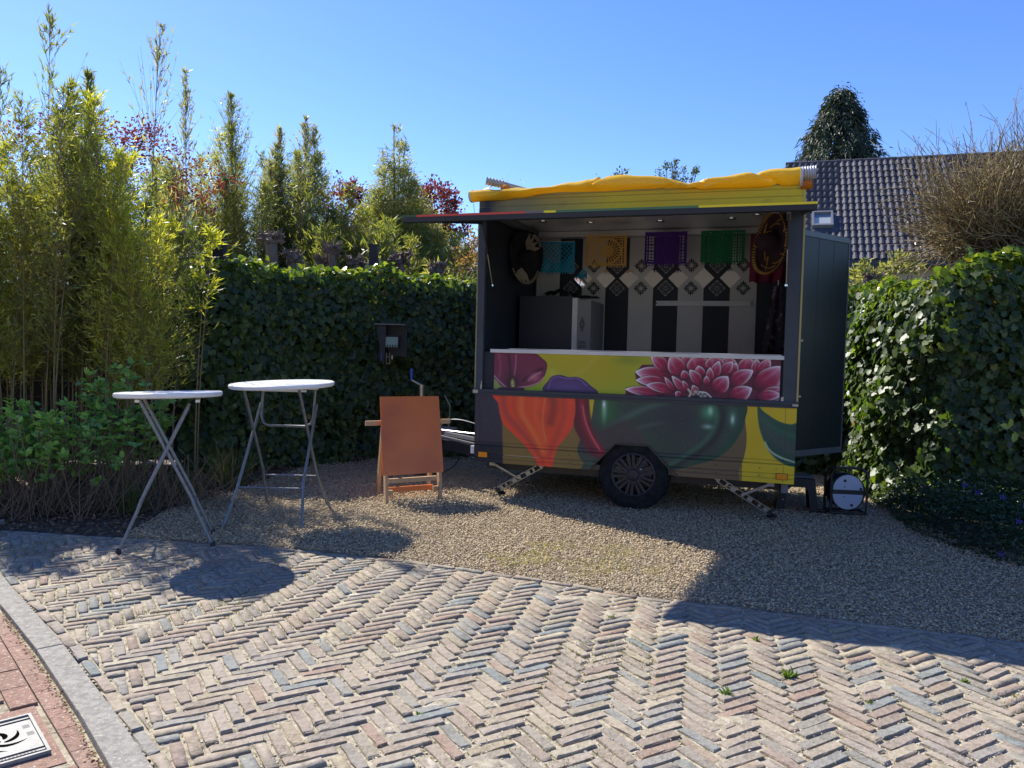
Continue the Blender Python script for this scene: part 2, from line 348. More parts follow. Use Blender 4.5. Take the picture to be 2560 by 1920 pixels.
for x, y, a in full:
    a += random.gauss(0, .018); x += random.gauss(0, .0022); y += random.gauss(0, .0022); tx, ty = random.gauss(0, .011), random.gauss(0, .018); dz = random.gauss(0, .0020)
    if random.random() < .5: a += math.pi
    if ntop < 300 and inview((x, y)):
        ntop += 1; m = Matrix.Translation((x, y, -.046+dz+ground_z(x, y))) @ Matrix.Rotation(a, 4, 'Z') @ Matrix.Rotation(-tx, 4, 'Y') @ Matrix.Rotation(ty, 4, 'X')
        link('brick', random.choice(variants), pave, mtx=m)
    else:
        me = random.choice(variants); push([v.co for v in me.vertices], [list(p.vertices) for p in me.polygons], x, y, a, (tx, ty), dz)
for pl in cut:
    c = Vector((sum(p[0] for p in pl)/len(pl), sum(p[1] for p in pl)/len(pl))); q = subdiv([(p[0]-c.x, p[1]-c.y) for p in pl])
    vs, fs = brick_poly_geo(q, .05, .0015, len(SV)); push(vs, fs, c.x, c.y, 0, (0, 0), random.gauss(0, .002))
link('brick', mesh_np('brick', SV, [np.array(v) for v in SF.values()], brick_i), pave, kind='stuff')
# grit and moss in the joints
jm = M('joint grit', rough=.9, cols=[(.30,.25,.16),(.56,.50,.37),(.70,.64,.50),(.44,.38,.26)], rnd='isl')
def patchy(x, y): return .35+.65*(np.sin(x*2.1+1.3*y)*np.sin(y*3.1-x)+.6*np.sin(x*5.3+2)*np.sin(y*4.7) > .1)
X, Y = scatter(region, 170000, lambda x, y: np.where((np.abs(x) < .7*y) & (y > 2.3), np.clip((4/y)**1.3, .2, 1)*patchy(x, y)*.85, 0))
stones('joint_grit', X, Y, rng.uniform(-.007, .000, len(X))+np.array([ground_z(a, b) for a, b in zip(X, Y)]), rng.uniform(.0025, .007, len(X)), jm, pave)
X, Y = scatter(region, 3500, lambda x, y: np.where((np.abs(x) < .7*y) & (y > 2.3), .5, 0))
stones('loose_grit', X, Y, rng.uniform(-.002, .006, len(X)), rng.uniform(.003, .008, len(X)), jm, pave)
mossm = leafmat('moss', [(.15,.17,.03),(.22,.22,.05),(.30,.26,.10),(.12,.14,.03)], rough=.8, trans=.2)
X, Y = scatter(region, 130000, lambda x, y: np.where((np.abs(x) < .7*y) & (y > 2.3) & (np.sin(x*3.3+y*1.7)*np.sin(y*4.1-x*2.2)+.5*np.sin(x*9)*np.sin(y*8) > .22-.12*(x < -.8)), .8, 0))
n = len(X); leaves('moss', np.stack([X, Y, np.full(n, -.006)], 1), np.stack([rng.normal(0,.7,n), rng.normal(0,.7,n), np.full(n, 1.)], 1), rv(n), rng.uniform(.008, .02, n), rng.uniform(.003, .006, n), 'grass', mossm, pave)
# weeds
weedm = leafmat('weed leaf', [(.08,.15,.03),(.13,.22,.05),(.18,.26,.06)], rough=.6)
def weed(x, y, r, nl, label, cat='weed', grp=None, long=False):
    t = thing('weed_tuft', label, cat, (x, y, 0), group=grp); a = rng.uniform(0, 6.28, nl); e = rng.uniform(.2, 1.3, nl)
    D = np.stack([np.cos(a)*np.cos(e), np.sin(a)*np.cos(e), np.sin(e)], 1); Pt = np.stack([rng.normal(0, r*.2, nl), rng.normal(0, r*.2, nl), np.zeros(nl)-.004], 1)
    leaves('foliage', Pt, D, rv(nl), rng.uniform(.5, 1.2, nl)*r, rng.uniform(.12, .2, nl)*r*(.5 if long else 1.6), 'grass' if long else 'oval', weedm, t)
for x, y, r, n_ in [(1.34,3.56,.05,30),(.99,3.37,.035,22),(1.33,4.02,.03,20),(2.16,3.55,.03,20),(1.6,3.3,.025,16),(-.35,3.1,.02,14),(.15,2.6,.02,14),(-.9,4.9,.025,16),(.6,4.3,.025,18)]:
    weed(x, y, r, n_, {.05: 'largest green weed tuft in the sunlit brick joints, below the hatch shadow', .035: 'second largest green weed tuft in the bricks, nearer than the largest'}.get(r, 'tiny green weed sprout growing in a joint of the brick paving'), grp='weeds in the brick joints')
X, Y = scatter([(-.1,5.3),(.3,5.1),(.9,4.95),(1.15,5.3),(.9,5.95),(.2,6.0),(-.2,5.7)], 2600, lambda x, y: (np.sin(x*7+y*3)*np.sin(y*9-x*4) > -.1)*.8)
n = len(X); ggr = leaves('grass', np.stack([X, Y, np.full(n, .0)], 1), np.stack([rng.normal(0,.6,n), rng.normal(0,.6,n), np.full(n, 1.)], 1), rv(n), rng.uniform(.02, .05, n), rng.uniform(.003, .005, n), 'grass', leafmat('sparse grass', [(.22,.26,.05),(.32,.33,.08),(.38,.34,.12)], rough=.7), None)
tag(ggr, 'thin patch of yellowing grass growing through the sunlit gravel', 'grass')

# kerb blocks and red pavers
conc = M('kerb concrete', (.27,.255,.22), .95, col2=(.42,.39,.33), scale=34, detail=8, bump=1, bscale=170, speck=((.55,.51,.38), 60, .60))
kerb = link('kerb', None, kind='structure')
kp = along(kerb_line, .8, .33)
for i in range(len(kp)-1):
    (a, _), (b, _) = kp[i], kp[i+1]; t = (b-a).normalized(); n_ = Vector((-t.y, t.x)); a2 = a+t*.0015; b2 = b-t*.0015
    q = [a2, b2, b2+n_*.112, a2+n_*.112]; z = .018+random.gauss(0, .002)
    MB().add([(p.x, p.y, -.10) for p in q]+[(p.x, p.y, z) for p in q], [(3,2,1,0),(4,5,6,7),(0,1,5,4),(1,2,6,5),(2,3,7,6),(3,0,4,7)]).obj('kerb_block', conc, kerb, bevel=.005)
redm = M('red concrete paver', rough=.9, cols=[(.37,.215,.155),(.41,.25,.18),(.34,.20,.145),(.42,.28,.20)], rnd='obj', col2=(.62,.62,.62), scale=45, detail=8, bump=.9, bscale=160, speck=((.58,.46,.34), 70, .60))
pv = [MB().box(-.103,.103,-.0495,.0495,0,.05).mesh('paver', redm, bevel=.003) for _ in range(1)][0]
d0 = Vector((.67, -.742)).normalized(); n0 = Vector((-d0.y, d0.x)); org = Vector((-2.354, 3.6))
grate_c = Vector((-1.911, 2.762)); 
for col_ in range(-16, 4):
    for k in range(-9, 12):
        c = org-n0*(.052-.104*col_)*-1+d0*(.21*k+.105*(col_ % 2))
        c = org+n0*(.104*col_+.052)+d0*(.21*k+.105*(col_ % 2))
        if not (c.y > 2.2 and abs(c.x) < .72*c.y+.3): continue
        if not inpoly(np.array([c.x]), np.array([c.y]), [(-9,-2),(-.1,-2)]+kerb_line[::-1]+[(-9,6.4)])[0] and nearest_seg(c, kerb_line)[0] > .05: continue
        rel = c-grate_c
        nk = nearest_seg(c, kerb_line)
        if abs(rel.dot(d0)) < .29 and abs(rel.dot(n0)) < .22: continue
        if nk[0] < .14:
            e_ = Vector(nk[2])-Vector(nk[1]); e_.normalize(); sh = Vector((e_.y, -e_.x))*.024; ka, kb = Vector(nk[1])+sh, Vector(nk[2])+sh
            rc = [c+d0*x*.103+n0*y*.0495 for x, y in ((-1,-1),(1,-1),(1,1),(-1,1))]; pl2 = clip([(q.x, q.y) for q in rc], ka, kb, False)
            if area(pl2) > .002: MB().prism(pl2, -.05, -.002, 'xy').obj('paver', redm, redbase)
            continue
        m = Matrix.Translation((c.x, c.y, -.052+random.gauss(0, .0015))) @ Matrix.Rotation(math.atan2(d0.y, d0.x)+random.gauss(0,.006), 4, 'Z'); link('paver', pv, redbase, mtx=m)
# rim of plain mortar round the grate, then the grate
gr = thing('drain_grate', 'square pale metal drain grate with a swirl pattern set in the red pavers', 'drain grate', (grate_c.x, grate_c.y, 0), math.atan2(d0.y, d0.x))
galv = M('cast pale metal', (.30,.30,.28), .6, .1, col2=(.22,.22,.20), scale=30, bump=.1, bscale=90)
hs = .185
MB().box(-.28,.28,-.215,.215,-.05,-.012).obj('mortar_bed', redm, gr)
MB().box(-hs+.01,hs-.01,-hs+.01,hs-.01,-.011,-.004).obj('sump', M('shadowy opening', (.004,.004,.004), 1, spec=0), gr)
fr = MB()
for s_ in (-1, 1): fr.box(-hs, hs, s_*hs-(.011 if s_ > 0 else 0), s_*hs+(.011 if s_ < 0 else 0), -.01, .004); fr.box(s_*hs-(.011 if s_ > 0 else 0), s_*hs+(.011 if s_ < 0 else 0), -hs+.011, hs-.011, -.01, .004)
fr.obj('frame', galv, gr)
pl = MB()
for x0, x1 in ((-.157,-.146),(-.130,.130),(.146,.157)): pl.box(x0, x1, -.172, .172, -.008, .001)
pl.obj('plate', galv, gr)
sw = MB()
for k in range(6):
    a0 = k*math.pi/3; pts = []
    for j in range(9):
        t = j/8; r = .032+.092*t; a = a0+1.25*t; w_ = .015*math.sin(math.pi*min(1, t*.88+.12)); pts.append((r*.78, a, w_*.9))
    ou = [(r_*math.cos(a)-w_*math.sin(a), r_*math.sin(a)+w_*math.cos(a)) for r_, a, w_ in pts]; inn = [(r_*math.cos(a)+w_*math.sin(a), r_*math.sin(a)-w_*math.cos(a)) for r_, a, w_ in pts][::-1]
    ou = [(x_+.0, y_+.045) for x_, y_ in ou]; inn = [(x_+.0, y_+.045) for x_, y_ in inn]; sw.prism(ou+inn, .0011, .0018, 'xy')
sw.prism([(.012*math.cos(i*.524), .045+.012*math.sin(i*.524)) for i in range(12)], .0011, .0018, 'xy')
sw.obj('swirl_slot', M('shadowy opening', (.004,.004,.004), 1, spec=0), gr)
tx = MB()
for k in range(26): tx.box(.1465, .156, -.15+k*.0115, -.143+k*.0115+random.uniform(-.002,.001), .0011, .0015)
for cx, cy in ((-.09,.150),(-.02,.153)):
    for k in range(5): tx.box(cx+k*.007, cx+k*.007+.0035, cy-.012, cy+.012, .0011, .0015)
tx.obj('cast_lettering', M('dark cast relief', (.16,.15,.14), .7), gr, kind='stuff')
# dry litter along the kerb and on the soil
litm = leafmat('dry litter', [(.16,.08,.035),(.24,.13,.06),(.34,.21,.10),(.10,.06,.035),(.42,.33,.20)], rough=.85, trans=.15, tcol=(1.3,1,.7))
def litter(name, X, Y, z, lo, hi, label, par=None):
    n = len(X); o = leaves(name, np.stack([X, Y, z+rng.uniform(0,.02,n)], 1), np.concatenate([rng.normal(size=(n,2)), rng.normal(0,.25,(n,1))], 1), np.concatenate([rng.normal(0,.4,(n,2)), np.ones((n,1))], 1), rng.uniform(lo, hi, n), rng.uniform(lo*.3, hi*.5, n), 'oval', litm, par)
    return tag(o, label, 'leaf litter')
LX = []; LY = []
for p, a in along(kerb_line, .004, .5):
    if random.random() < .9: LX.append(p.x-abs(random.gauss(0, .022))); LY.append(p.y-abs(random.gauss(0, .022)))
litter('leaf_litter', np.array(LX), np.array(LY), -.012, .006, .022, 'brown dry leaf litter lying in the gap along the kerb')
soil_area = [(-6.5,6.0),(-3.9,6.02),(-3.0,5.9),(-3.05,6.8),(-2.85,7.7),(-2.7,8.6),(-2.6,9.5),(-7,9.5)]
X, Y = scatter(soil_area, 26000, lambda x, y: np.full(x.shape, .6)); litter('leaf_litter', X, Y, -.02, .015, .05, 'brown dry leaves and twigs covering the soil under the bamboo')
edge = [(-3.3,6.0),(-2.2,6.1),(-2.2,7.3),(-2.0,8.6),(-1.4,10.2),(.4,10.9),(.4,11.4),(-1.6,10.7),(-2.6,9.5),(-2.8,7.8)]
X, Y = scatter(edge, 9000, lambda x, y: np.full(x.shape, .6)); litter('leaf_litter', X, Y, .01, .012, .035, 'brown leaf litter strewn over the gravel at the foot of the hedge')
X, Y = scatter([(3.2,4.6),(4.6,4.6),(4.3,9.9),(3.6,9.9),(3.75,8.5),(3.4,6.3)], 3000, lambda x, y: np.full(x.shape, .5)); litter('leaf_litter', X, Y, .01, .012, .035, 'brown leaf litter at the edge of the periwinkle patch')
#TRAILER
# ---------------- food trailer ----------------
TA = rad(18.02); TO = Vector((-.371, 7.829, 0)); Z0 = .365
trailer = thing('food_trailer', 'black food trailer painted with flowers and peppers, its serving hatch propped open, on the gravel', 'food trailer', TO, -TA)
TM = Matrix.Translation(TO) @ Matrix.Rotation(-TA, 4, 'Z')
MK = 1.62
def al(r, g, b, k=None): return np.array([min(.92, c*(k or MK)) for c in lin((r, g, b))])
def seg_dist(px, py, pl):
    d = np.full(px.shape, 9.)
    for i in range(len(pl)-1):
        ax, ay = pl[i]; bx, by = pl[i+1]; vx, vy = bx-ax, by-ay; t = np.clip(((px-ax)*vx+(py-ay)*vy)/(vx*vx+vy*vy+1e-12), 0, 1)
        d = np.minimum(d, np.hypot(px-ax-t*vx, py-ay-t*vy))
    return d
def smooth_poly(pl, k=5, closed=True):
    n = len(pl); out = []
    for i in range(n if closed else n-1):
        p = [np.array(pl[(i+j) % n if closed else min(max(i+j, 0), n-1)]) for j in (-1, 0, 1, 2)]
        for s in range(k):
            t = s/k; out.append(tuple(.5*((2*p[1])+(-p[0]+p[2])*t+(2*p[0]-5*p[1]+4*p[2]-p[3])*t*t+(-p[0]+3*p[1]-3*p[2]+p[3])*t**3)))
    if not closed: out.append(tuple(pl[-1]))
    return out
class Paint:
    def __init__(s, x0, x1, z0, z1, nx, nz):
        s.nx, s.nz = nx, nz; s.X, s.Z = np.meshgrid(np.linspace(x0, x1, nx+1), np.linspace(z0, z1, nz+1)); s.C = np.zeros(s.X.shape+(3,)); s.Y = np.zeros(s.X.shape)
    def blend(s, a, c): a = np.clip(a, 0, 1)[..., None]; s.C = s.C*(1-a)+np.asarray(c)*a
    def noise(s, f, seed=0):
        r = np.random.default_rng(seed); o = 0
        for k in range(5): a, b, c = r.uniform(-1, 1, 3); o = o+np.sin(s.X*f*a*1.3+s.Z*f*b*1.6+c*9+k)
        return o/5
    def shape(s, pl, c, soft=.004, rim=None, rimw=.012, sm=True, c2=None, grad=None):
        if sm: pl = smooth_poly(pl)
        ins = inpoly(s.X, s.Z, pl); d = seg_dist(s.X, s.Z, pl+[pl[0]]); sd = np.where(ins, d, -d); a = np.clip(sd/soft+.5, 0, 1)
        col = np.broadcast_to(np.asarray(c), s.C.shape)
        if c2 is not None: g = np.clip(grad(s.X, s.Z), 0, 1)[..., None]; col = col*(1-g)+np.asarray(c2)*g
        if rim is not None: g = np.exp(-(np.maximum(sd, 0)/rimw)**2)[..., None]; col = col*(1-g)+np.asarray(rim)*g
        s.blend(a, col); return a
    def line(s, pl, c, w_, a=1, mask=None):
        g = np.exp(-(seg_dist(s.X, s.Z, smooth_poly(pl, 6, False))/w_)**2)*a
        if mask is not None: g = g*mask
        s.blend(g, c)
    def spot(s, x, z, rx, rz, c, a=1, mask=None):
        g = np.exp(-((s.X-x)/rx)**2-((s.Z-z)/rz)**2)*a
        if mask is not None: g = g*mask
        s.blend(g, c)
    def build(s, name, mat, parent, zoff=Z0, y=0, hole=None, thick=.02):
        V = np.stack([s.X, y+s.Y, s.Z+zoff], -1).reshape(-1, 3); w_ = s.nx+1
        i, j = np.meshgrid(np.arange(s.nx), np.arange(s.nz)); a = (j*w_+i).ravel()
        if hole is not None:
            cx = (s.X[:-1, :-1]+s.X[1:, 1:])/2; cz = (s.Z[:-1, :-1]+s.Z[1:, 1:])/2; keep = ~inpoly(cx, cz, hole).ravel(); a = a[keep]
        me = mesh_np(name, V, np.stack([a, a+1, a+1+w_, a+w_], 1), mat)
        at = me.color_attributes.new('paint', 'FLOAT_COLOR', 'POINT'); at.data.foreach_set('color', np.concatenate([s.C.reshape(-1, 3), np.ones((V.shape[0], 1))], 1).astype(np.float32).ravel())
        return link(name, me, parent)
mural_m = M('sprayed mural paint', rough=.42, attr='paint', bump=.04, bscale=60)
# lower side panel
p = Paint(0, 3.08, 0, .712, 880, 204)
yel, och = al(186,158,26), al(110,90,46)
p.C[:] = yel; p.shape([(-.1,-.1),(2.63,-.1),(2.63,.8),(-.1,.8)], och, sm=False)
p.spot(2.826,.15,.14,.13, al(185,160,40), .6); p.spot(2.72,.45,.2,.3, al(172,140,18), .6)
p.shape([(2.55,.72),(2.629,.706),(2.64,.565),(2.66,.391),(2.646,.236),(2.599,.09),(2.54,-.03),(1.9,-.05),(1.9,.4),(2.2,.6)], al(92,76,52), .006)
p.shape([(-.05,-.05),(.317,-.05),(.316,.01),(.305,.2),(.297,.414),(.265,.502),(.245,.65),(.236,.75),(-.05,.75)], al(46,44,54), .012, sm=False)
p.blend((p.X < .31)*np.clip((.22-p.Z)/.05, 0, 1), al(18,24,34))
# big green pepper
G1 = al(38,58,50)
gm = p.shape([(1.212,.505),(1.239,.72),(1.7,.74),(2.3,.74),(2.629,.72),(2.64,.565),(2.612,.454),(2.528,.306),(2.383,.185),(2.17,.104),(1.985,.04),(1.6,-.08),(1.14,-.05),(1.148,.056),(1.102,.118),(1.08,.193),(1.114,.294),(1.2,.4)], G1, .006)
p.blend(gm*np.clip(.5+p.noise(6, 3)*.7, 0, 1)*.7, al(52,56,56)); p.blend(gm*np.clip(p.noise(9, 8)*1.2-.1, 0, 1)*.6, al(36,78,58))
p.spot(1.36,.58,.10,.17, al(38,92,52), .85, gm); p.spot(1.335,.60,.022,.10, al(120,165,130), .8, gm); p.spot(1.33,.645,.012,.03, al(215,230,215), .9, gm)
p.line([(1.30,.36),(1.5,.5),(1.72,.62),(1.95,.70)], al(66,96,84), .03, .6, gm); p.line([(1.42,.30),(1.62,.42),(1.9,.5)], al(72,92,82), .02, .4, gm)
p.shape([(1.17,.36),(1.33,.42),(1.55,.50),(1.75,.30),(1.6,.2),(1.25,.12),(1.12,.2)], al(56,50,52), .08)
p.blend(gm*np.exp(-((p.X-2.05)/.22)**2-((p.Z-.56)/.16)**2)*.8, al(38,40,48))
p.line([(2.40,.72),(2.44,.55),(2.37,.36),(2.2,.2),(2.0,.08)], al(28,34,36), .028, .9, gm); p.line([(2.36,.70),(2.39,.55),(2.3,.36),(2.12,.2),(1.98,.1)], al(52,96,70), .02, .55, gm)
p.line([(2.62,.70),(2.62,.56),(2.55,.38),(2.4,.22),(2.15,.12)], al(24,66,46), .03, .8, gm)
p.spot(2.315,.615,.06,.06, al(72,132,92), .9, gm); p.spot(2.33,.63,.02,.035, al(150,190,160), .8, gm); p.spot(2.309,.481,.04,.02, al(130,160,142), .8, gm)
p.spot(2.53,.57,.035,.075, al(60,120,90), .8, gm); p.spot(2.53,.559,.014,.035, al(175,200,180), .8, gm); p.spot(1.20,.06,.08,.05, al(56,78,58), .7, gm)
# orange tulip
tm = p.shape([(.236,.73),(1.046,.73),(1.052,.606),(1.032,.431),(.974,.318),(.886,.214),(.85,.113),(.824,-.02),(.699,-.02),(.651,.066),(.555,.182),(.424,.297),(.315,.392),(.278,.48),(.25,.6)], al(196,66,36), .006, rim=al(196,60,40), rimw=.02)
for pl, c, w_, a in [([(.30,.7),(.34,.5),(.52,.32),(.70,.12)], al(150,58,48), .035, .8), ([(.42,.72),(.42,.55),(.55,.36),(.68,.2),(.74,.02)], al(180,60,36), .02, .8),
                     ([(.5,.72),(.5,.52),(.62,.34),(.74,.14)], al(228,96,44), .03, .9), ([(.66,.72),(.64,.5),(.72,.3),(.78,.1)], al(215,82,40), .03, .8), ([(.80,.72),(.83,.6),(.80,.45)], al(126,46,40), .055, .8),
                     ([(.92,.7),(.93,.5),(.86,.3),(.79,.1)], al(168,56,44), .035, .7), ([(.58,.7),(.58,.55),(.66,.38)], al(196,70,30), .012, .9), ([(1.0,.7),(.99,.45),(.9,.26),(.83,.08)], al(205,66,44), .016, .8), ([(.74,.7),(.72,.45),(.76,.25)], al(222,110,56), .01, .6)]:
    p.line(pl, c, w_, a, tm)
cm = p.shape([(1.052,.73),(1.173,.73),(1.189,.547),(1.261,.335),(1.375,.169),(1.36,.13),(1.279,.119),(1.2,.168),(1.097,.304),(1.037,.431),(1.05,.562)], al(84,30,42), .008)
p.line([(1.10,.72),(1.13,.52),(1.2,.34),(1.33,.17)], al(132,32,46), .028, .95, cm); p.line([(1.12,.62),(1.15,.48),(1.2,.36),(1.3,.2)], al(190,90,96), .008, .7, cm)
p.shape([(1.174,.73),(1.239,.73),(1.212,.505)], al(172,150,30), .005, sm=False)
# green chilli on the yellow corner
g2 = p.shape([(2.744,.69),(2.808,.639),(2.934,.564),(3.036,.542),(3.14,.55),(3.14,.2),(3.071,.162),(2.979,.182),(2.874,.262),(2.808,.378),(2.761,.516)], al(34,66,50), .006, rim=al(28,84,58), rimw=.014)
p.line([(2.78,.6),(2.86,.45),(2.98,.36),(3.08,.3)], al(62,66,62), .05, .6, g2); p.line([(2.85,.33),(2.93,.25),(3.08,.2)], al(46,44,48), .02, .7, g2)
p.line([(2.818,.367),(2.85,.31),(2.904,.264),(3.0,.222),(3.09,.2)], al(150,178,140), .008, .95, g2); p.line([(2.80,.58),(2.92,.48),(3.08,.43)], al(40,86,62), .03, .6, g2)
p.blend(np.clip(p.noise(25, 5)-.3, 0, 1)*.22, al(70,66,60)); p.blend((np.random.default_rng(2).random(p.X.shape) < .0016)*1.*.7, al(150,150,140))
for zz, d in ((.171,.006),(.205,.003),(.082,.004),(.040,.003)):
    g = np.exp(-((p.Z-zz)/.0042)**2); p.Y += g*d*1.4; p.blend(g*.55*(1 if d > .005 else .6), al(26,24,22))
p.line([(.33,.086),(.7,.083)], al(200,196,180), .0022, .55*1)
g = np.exp(-((p.X-2.985)/.0035)**2)*((p.Z < .168)|(p.Z > .2)); p.Y += g*.004; p.blend(g*.5, al(40,36,20))
g = np.exp(-((p.X-.05)/.0035)**2); p.Y += g*.004; p.blend(g*.5, al(16,16,20))
arch = [(1.225,-.1),(1.225,.02),(1.455,.262),(1.764,.262),(2.04,-.02),(2.06,-.1)]
p.build('side_panel', mural_m, trailer, hole=arch)
# steel arch lip and rivets
a_ = [(1.205,-.005),(1.45,.272),(1.77,.272),(2.06,-.01)]
archp = Paint(0, 1, 0, 1, 1, 1)
am = MB()
for q0, q1 in zip(a_[:-1], a_[1:]): am.bar((q0[0],-.004,q0[1]+Z0), (q1[0],-.004,q1[1]+Z0), .010, .024, up=(0,-1,0))
am.obj('wheel_arch_lip', M('dark olive paint', (.035,.045,.038), .45), trailer)
rv_ = MB()
for x in [.12, .55, 1.0, 2.2, 2.4, 2.6, 2.8, 2.94]:
    for z in (.13, .06): rv_.lathe([(.0001,-.003),(.004,-.003),(.006,0)], 6, Matrix.Translation((x+random.uniform(-.02,.02), 0, z+Z0)) @ Matrix.Rotation(rad(90), 4, 'X') @ Matrix.Scale(-1, 4, (0,0,1)))
for x, z in ((1.48,.285),(1.74,.285),(1.86,.2),(1.94,.12),(2.0,.06),(1.38,.23)): rv_.lathe([(.0001,.003),(.006,.003),(.007,0)], 6, Matrix.Translation((x, 0, z+Z0)) @ Matrix.Rotation(rad(90), 4, 'X'))
rv_.obj('rivets', M('painted rivet', (.06,.055,.035), .5), trailer, kind='stuff')
# counter front panel
p = Paint(.193, 2.928, .748, 1.118, 900, 122)
p.C[:] = al(136,146,36); p.spot(1.05,1.05,.5,.2, al(160,142,24), .95); p.spot(1.3,.95,.3,.15, al(150,140,24), .7); p.spot(.85,.85,.12,.1, al(140,140,50), .7)
p.blend(np.clip((.86-p.Z)/.1, 0, 1)*.6*(p.X < 1.0), al(88,128,42)); p.blend(np.clip(p.noise(14, 12), 0, 1)*.35, al(150,146,50)); p.spot(1.55,1.08,.14,.05, al(112,120,36), .8); p.spot(.81,.93,.05,.04, al(165,160,60), .6)
p.line([(.95,.86),(1.15,1.0),(1.25,1.12)], al(170,150,60), .03, .35)
pm = p.shape([(.16,1.16),(.576,1.13),(.692,1.074),(.745,1.02),(.736,.932),(.687,.843),(.585,.789),(.435,.767),(.318,.762),(.197,.836),(.15,.9)], al(98,36,58), .006, rim=al(62,24,40), rimw=.012)
p.spot(.39,.80,.09,.12, al(34,28,40), 1, pm); p.line([(.36,.84),(.36,.98),(.34,1.1)], al(54,26,42), .016, .9, pm); p.line([(.42,1.1),(.42,1.0),(.41,.9)], al(150,90,110), .008, .7, pm)
p.line([(.5,.84),(.6,.93),(.70,.97)], al(52,20,34), .014, .9, pm); p.spot(.62,.88,.05,.04, al(160,90,110), .7, pm); p.line([(.56,.85),(.62,.9),(.68,.93)], al(178,120,135), .009, .6, pm)
p.line([(.24,1.1),(.26,.98),(.25,.88)], al(132,60,84), .015, .6, pm); p.line([(.44,.773),(.55,.79),(.66,.83),(.72,.89)], al(190,130,150), .005, .8, pm); p.line([(.195,.88),(.26,.82),(.33,.765)], al(150,120,140), .008, .9)
p.shape([(.19,.85),(.25,.80),(.255,.74),(.19,.74)], al(120,130,70), .005); p.shape([(.373,.83),(.39,.862),(.41,.84),(.418,.79),(.40,.765),(.375,.775)], al(110,100,56), .008); p.spot(.39,.82,.01,.02, al(180,170,110), .8); p.spot(.397,.785,.009,.012, al(190,180,140), .8)
p.shape([(.27,.77),(.50,.775),(.49,.74),(.26,.74)], al(60,30,48), .006)
pm = p.shape([(.733,.74),(.766,.856),(.81,.902),(.889,.913),(.968,.896),(1.046,.901),(1.113,.88),(1.18,.828),(1.245,.74)], al(66,50,92), .005, rim=al(30,24,50), rimw=.009)
p.line([(.765,.76),(.79,.86),(.85,.895),(.96,.88),(1.06,.885),(1.15,.82)], al(112,92,140), .008, .55, pm); p.spot(.95,.80,.14,.05, al(84,66,118), .6, pm); p.blend(pm*np.clip((.785-p.Z)/.04, 0, 1), al(34,26,52))
p.shape([(1.771,1.16),(2.96,1.16),(2.96,.72),(1.994,.73),(1.533,.74),(1.531,.817),(1.735,.825),(1.66,.85),(1.631,.889),(1.618,.957),(1.683,1.039),(1.79,1.042)], al(84,28,48), .005, sm=False)
PET = [(1.967,.901,1.623,.969,.121),(1.958,.845,1.631,.889,.088),(1.894,.763,1.531,.8,.066),(1.993,.79,1.729,.847,.077),(1.931,.979,1.765,1.12,.099),(2.117,1.018,2.069,1.139,.099),(2.075,.95,1.948,1.131,.132),(2.226,.988,2.178,1.142,.165),(2.472,.996,2.477,1.139,.132),(2.355,.992,2.339,1.141,.143),(2.609,.979,2.666,1.133,.121),(2.714,.96,2.718,1.123,.066),(2.734,.972,2.831,1.126,.088),(2.697,.851,2.96,1.054,.165),(2.74,.78,2.98,.86,.10),(2.721,.765,2.945,.80,.08),(2.505,.953,2.543,1.08,.077),(2.42,.961,2.511,1.09,.066),(2.487,.865,2.691,1.014,.11),(2.48,.755,2.687,.851,.121),(2.099,.906,2.068,.994,.055),(2.239,.933,2.203,1.043,.077),(2.347,.915,2.389,1.092,.066),(2.326,.892,2.311,1.03,.05),(2.295,.858,2.281,.951,.039),(2.231,.855,2.128,1.002,.077),(2.114,.784,1.966,.94,.05),(2.004,.79,1.9,.927,.033),(2.124,.806,2.066,.899,.033),(2.34,.804,2.473,.952,.121),(2.06,.748,2.004,.79,.044),(2.2,.76,2.16,.86,.05)]
rp = random.Random(4)
for k, (bx, bz, tx_, tz, wd) in enumerate(PET):
    wd *= 1.18 if wd > .07 else 1.35
    dx, dz = tx_-bx, tz-bz; L = math.hypot(dx, dz); ux, uz = dx/L, dz/L; s_ = ((p.X-bx)*ux+(p.Z-bz)*uz)/L; t_ = -(p.X-bx)*uz+(p.Z-bz)*ux
    bend = rp.uniform(-.06, .06)*L; t_ = t_-bend*np.sin(np.clip(s_, 0, 1)*math.pi); sc = np.clip(s_, 0, 1)
    hw = wd*.52*np.power(np.sin(np.power(sc, .9)*math.pi*.985).clip(0), .8)+1e-4
    ins = (s_ > -.02) & (s_ < 1.0); e = (hw-np.abs(t_)); m_ = ins*np.clip(e/.004+.5, 0, 1); out = ins*np.clip((e+.009)/.006, 0, 1)*1.
    p.blend(out*(p.X > 1.5)*.9, al(40,14,26)); q = np.clip(1-e/(wd*.20+.004), 0, 1)
    base = al(56,16,32); mid = al(138,30,62); tip = al(196,140,166); whi = al(224,218,220); 
    c = base+(mid-base)*np.clip(sc*2.6, 0, 1)[..., None]; c = c+(tip-c)*(np.clip((sc-.5)*2, 0, 1)**1.5*.75)[..., None]
    c = c+(whi-c)*np.clip(np.clip(q, 0, 1)**2*np.clip((sc-.3)*2, 0, 1)*.9+np.clip((sc-.8)*5, 0, 1)*.6, 0, 1)[..., None]; st = np.exp(-((t_-wd*.12)/(wd*.07))**2)*np.clip((sc-.3)*2, 0, 1)*.35; c = c+(tip-c)*st[..., None]
    c = c*(1-.35*np.exp(-((t_+wd*.15)/(wd*.09))**2)*np.clip(1-sc, 0, 1))[..., None]
    p.blend(m_, c)
p.blend(np.exp(-((p.X-2.235)/.09)**2-((p.Z-.77)/.05)**2)*.9, al(26,24,26)); 
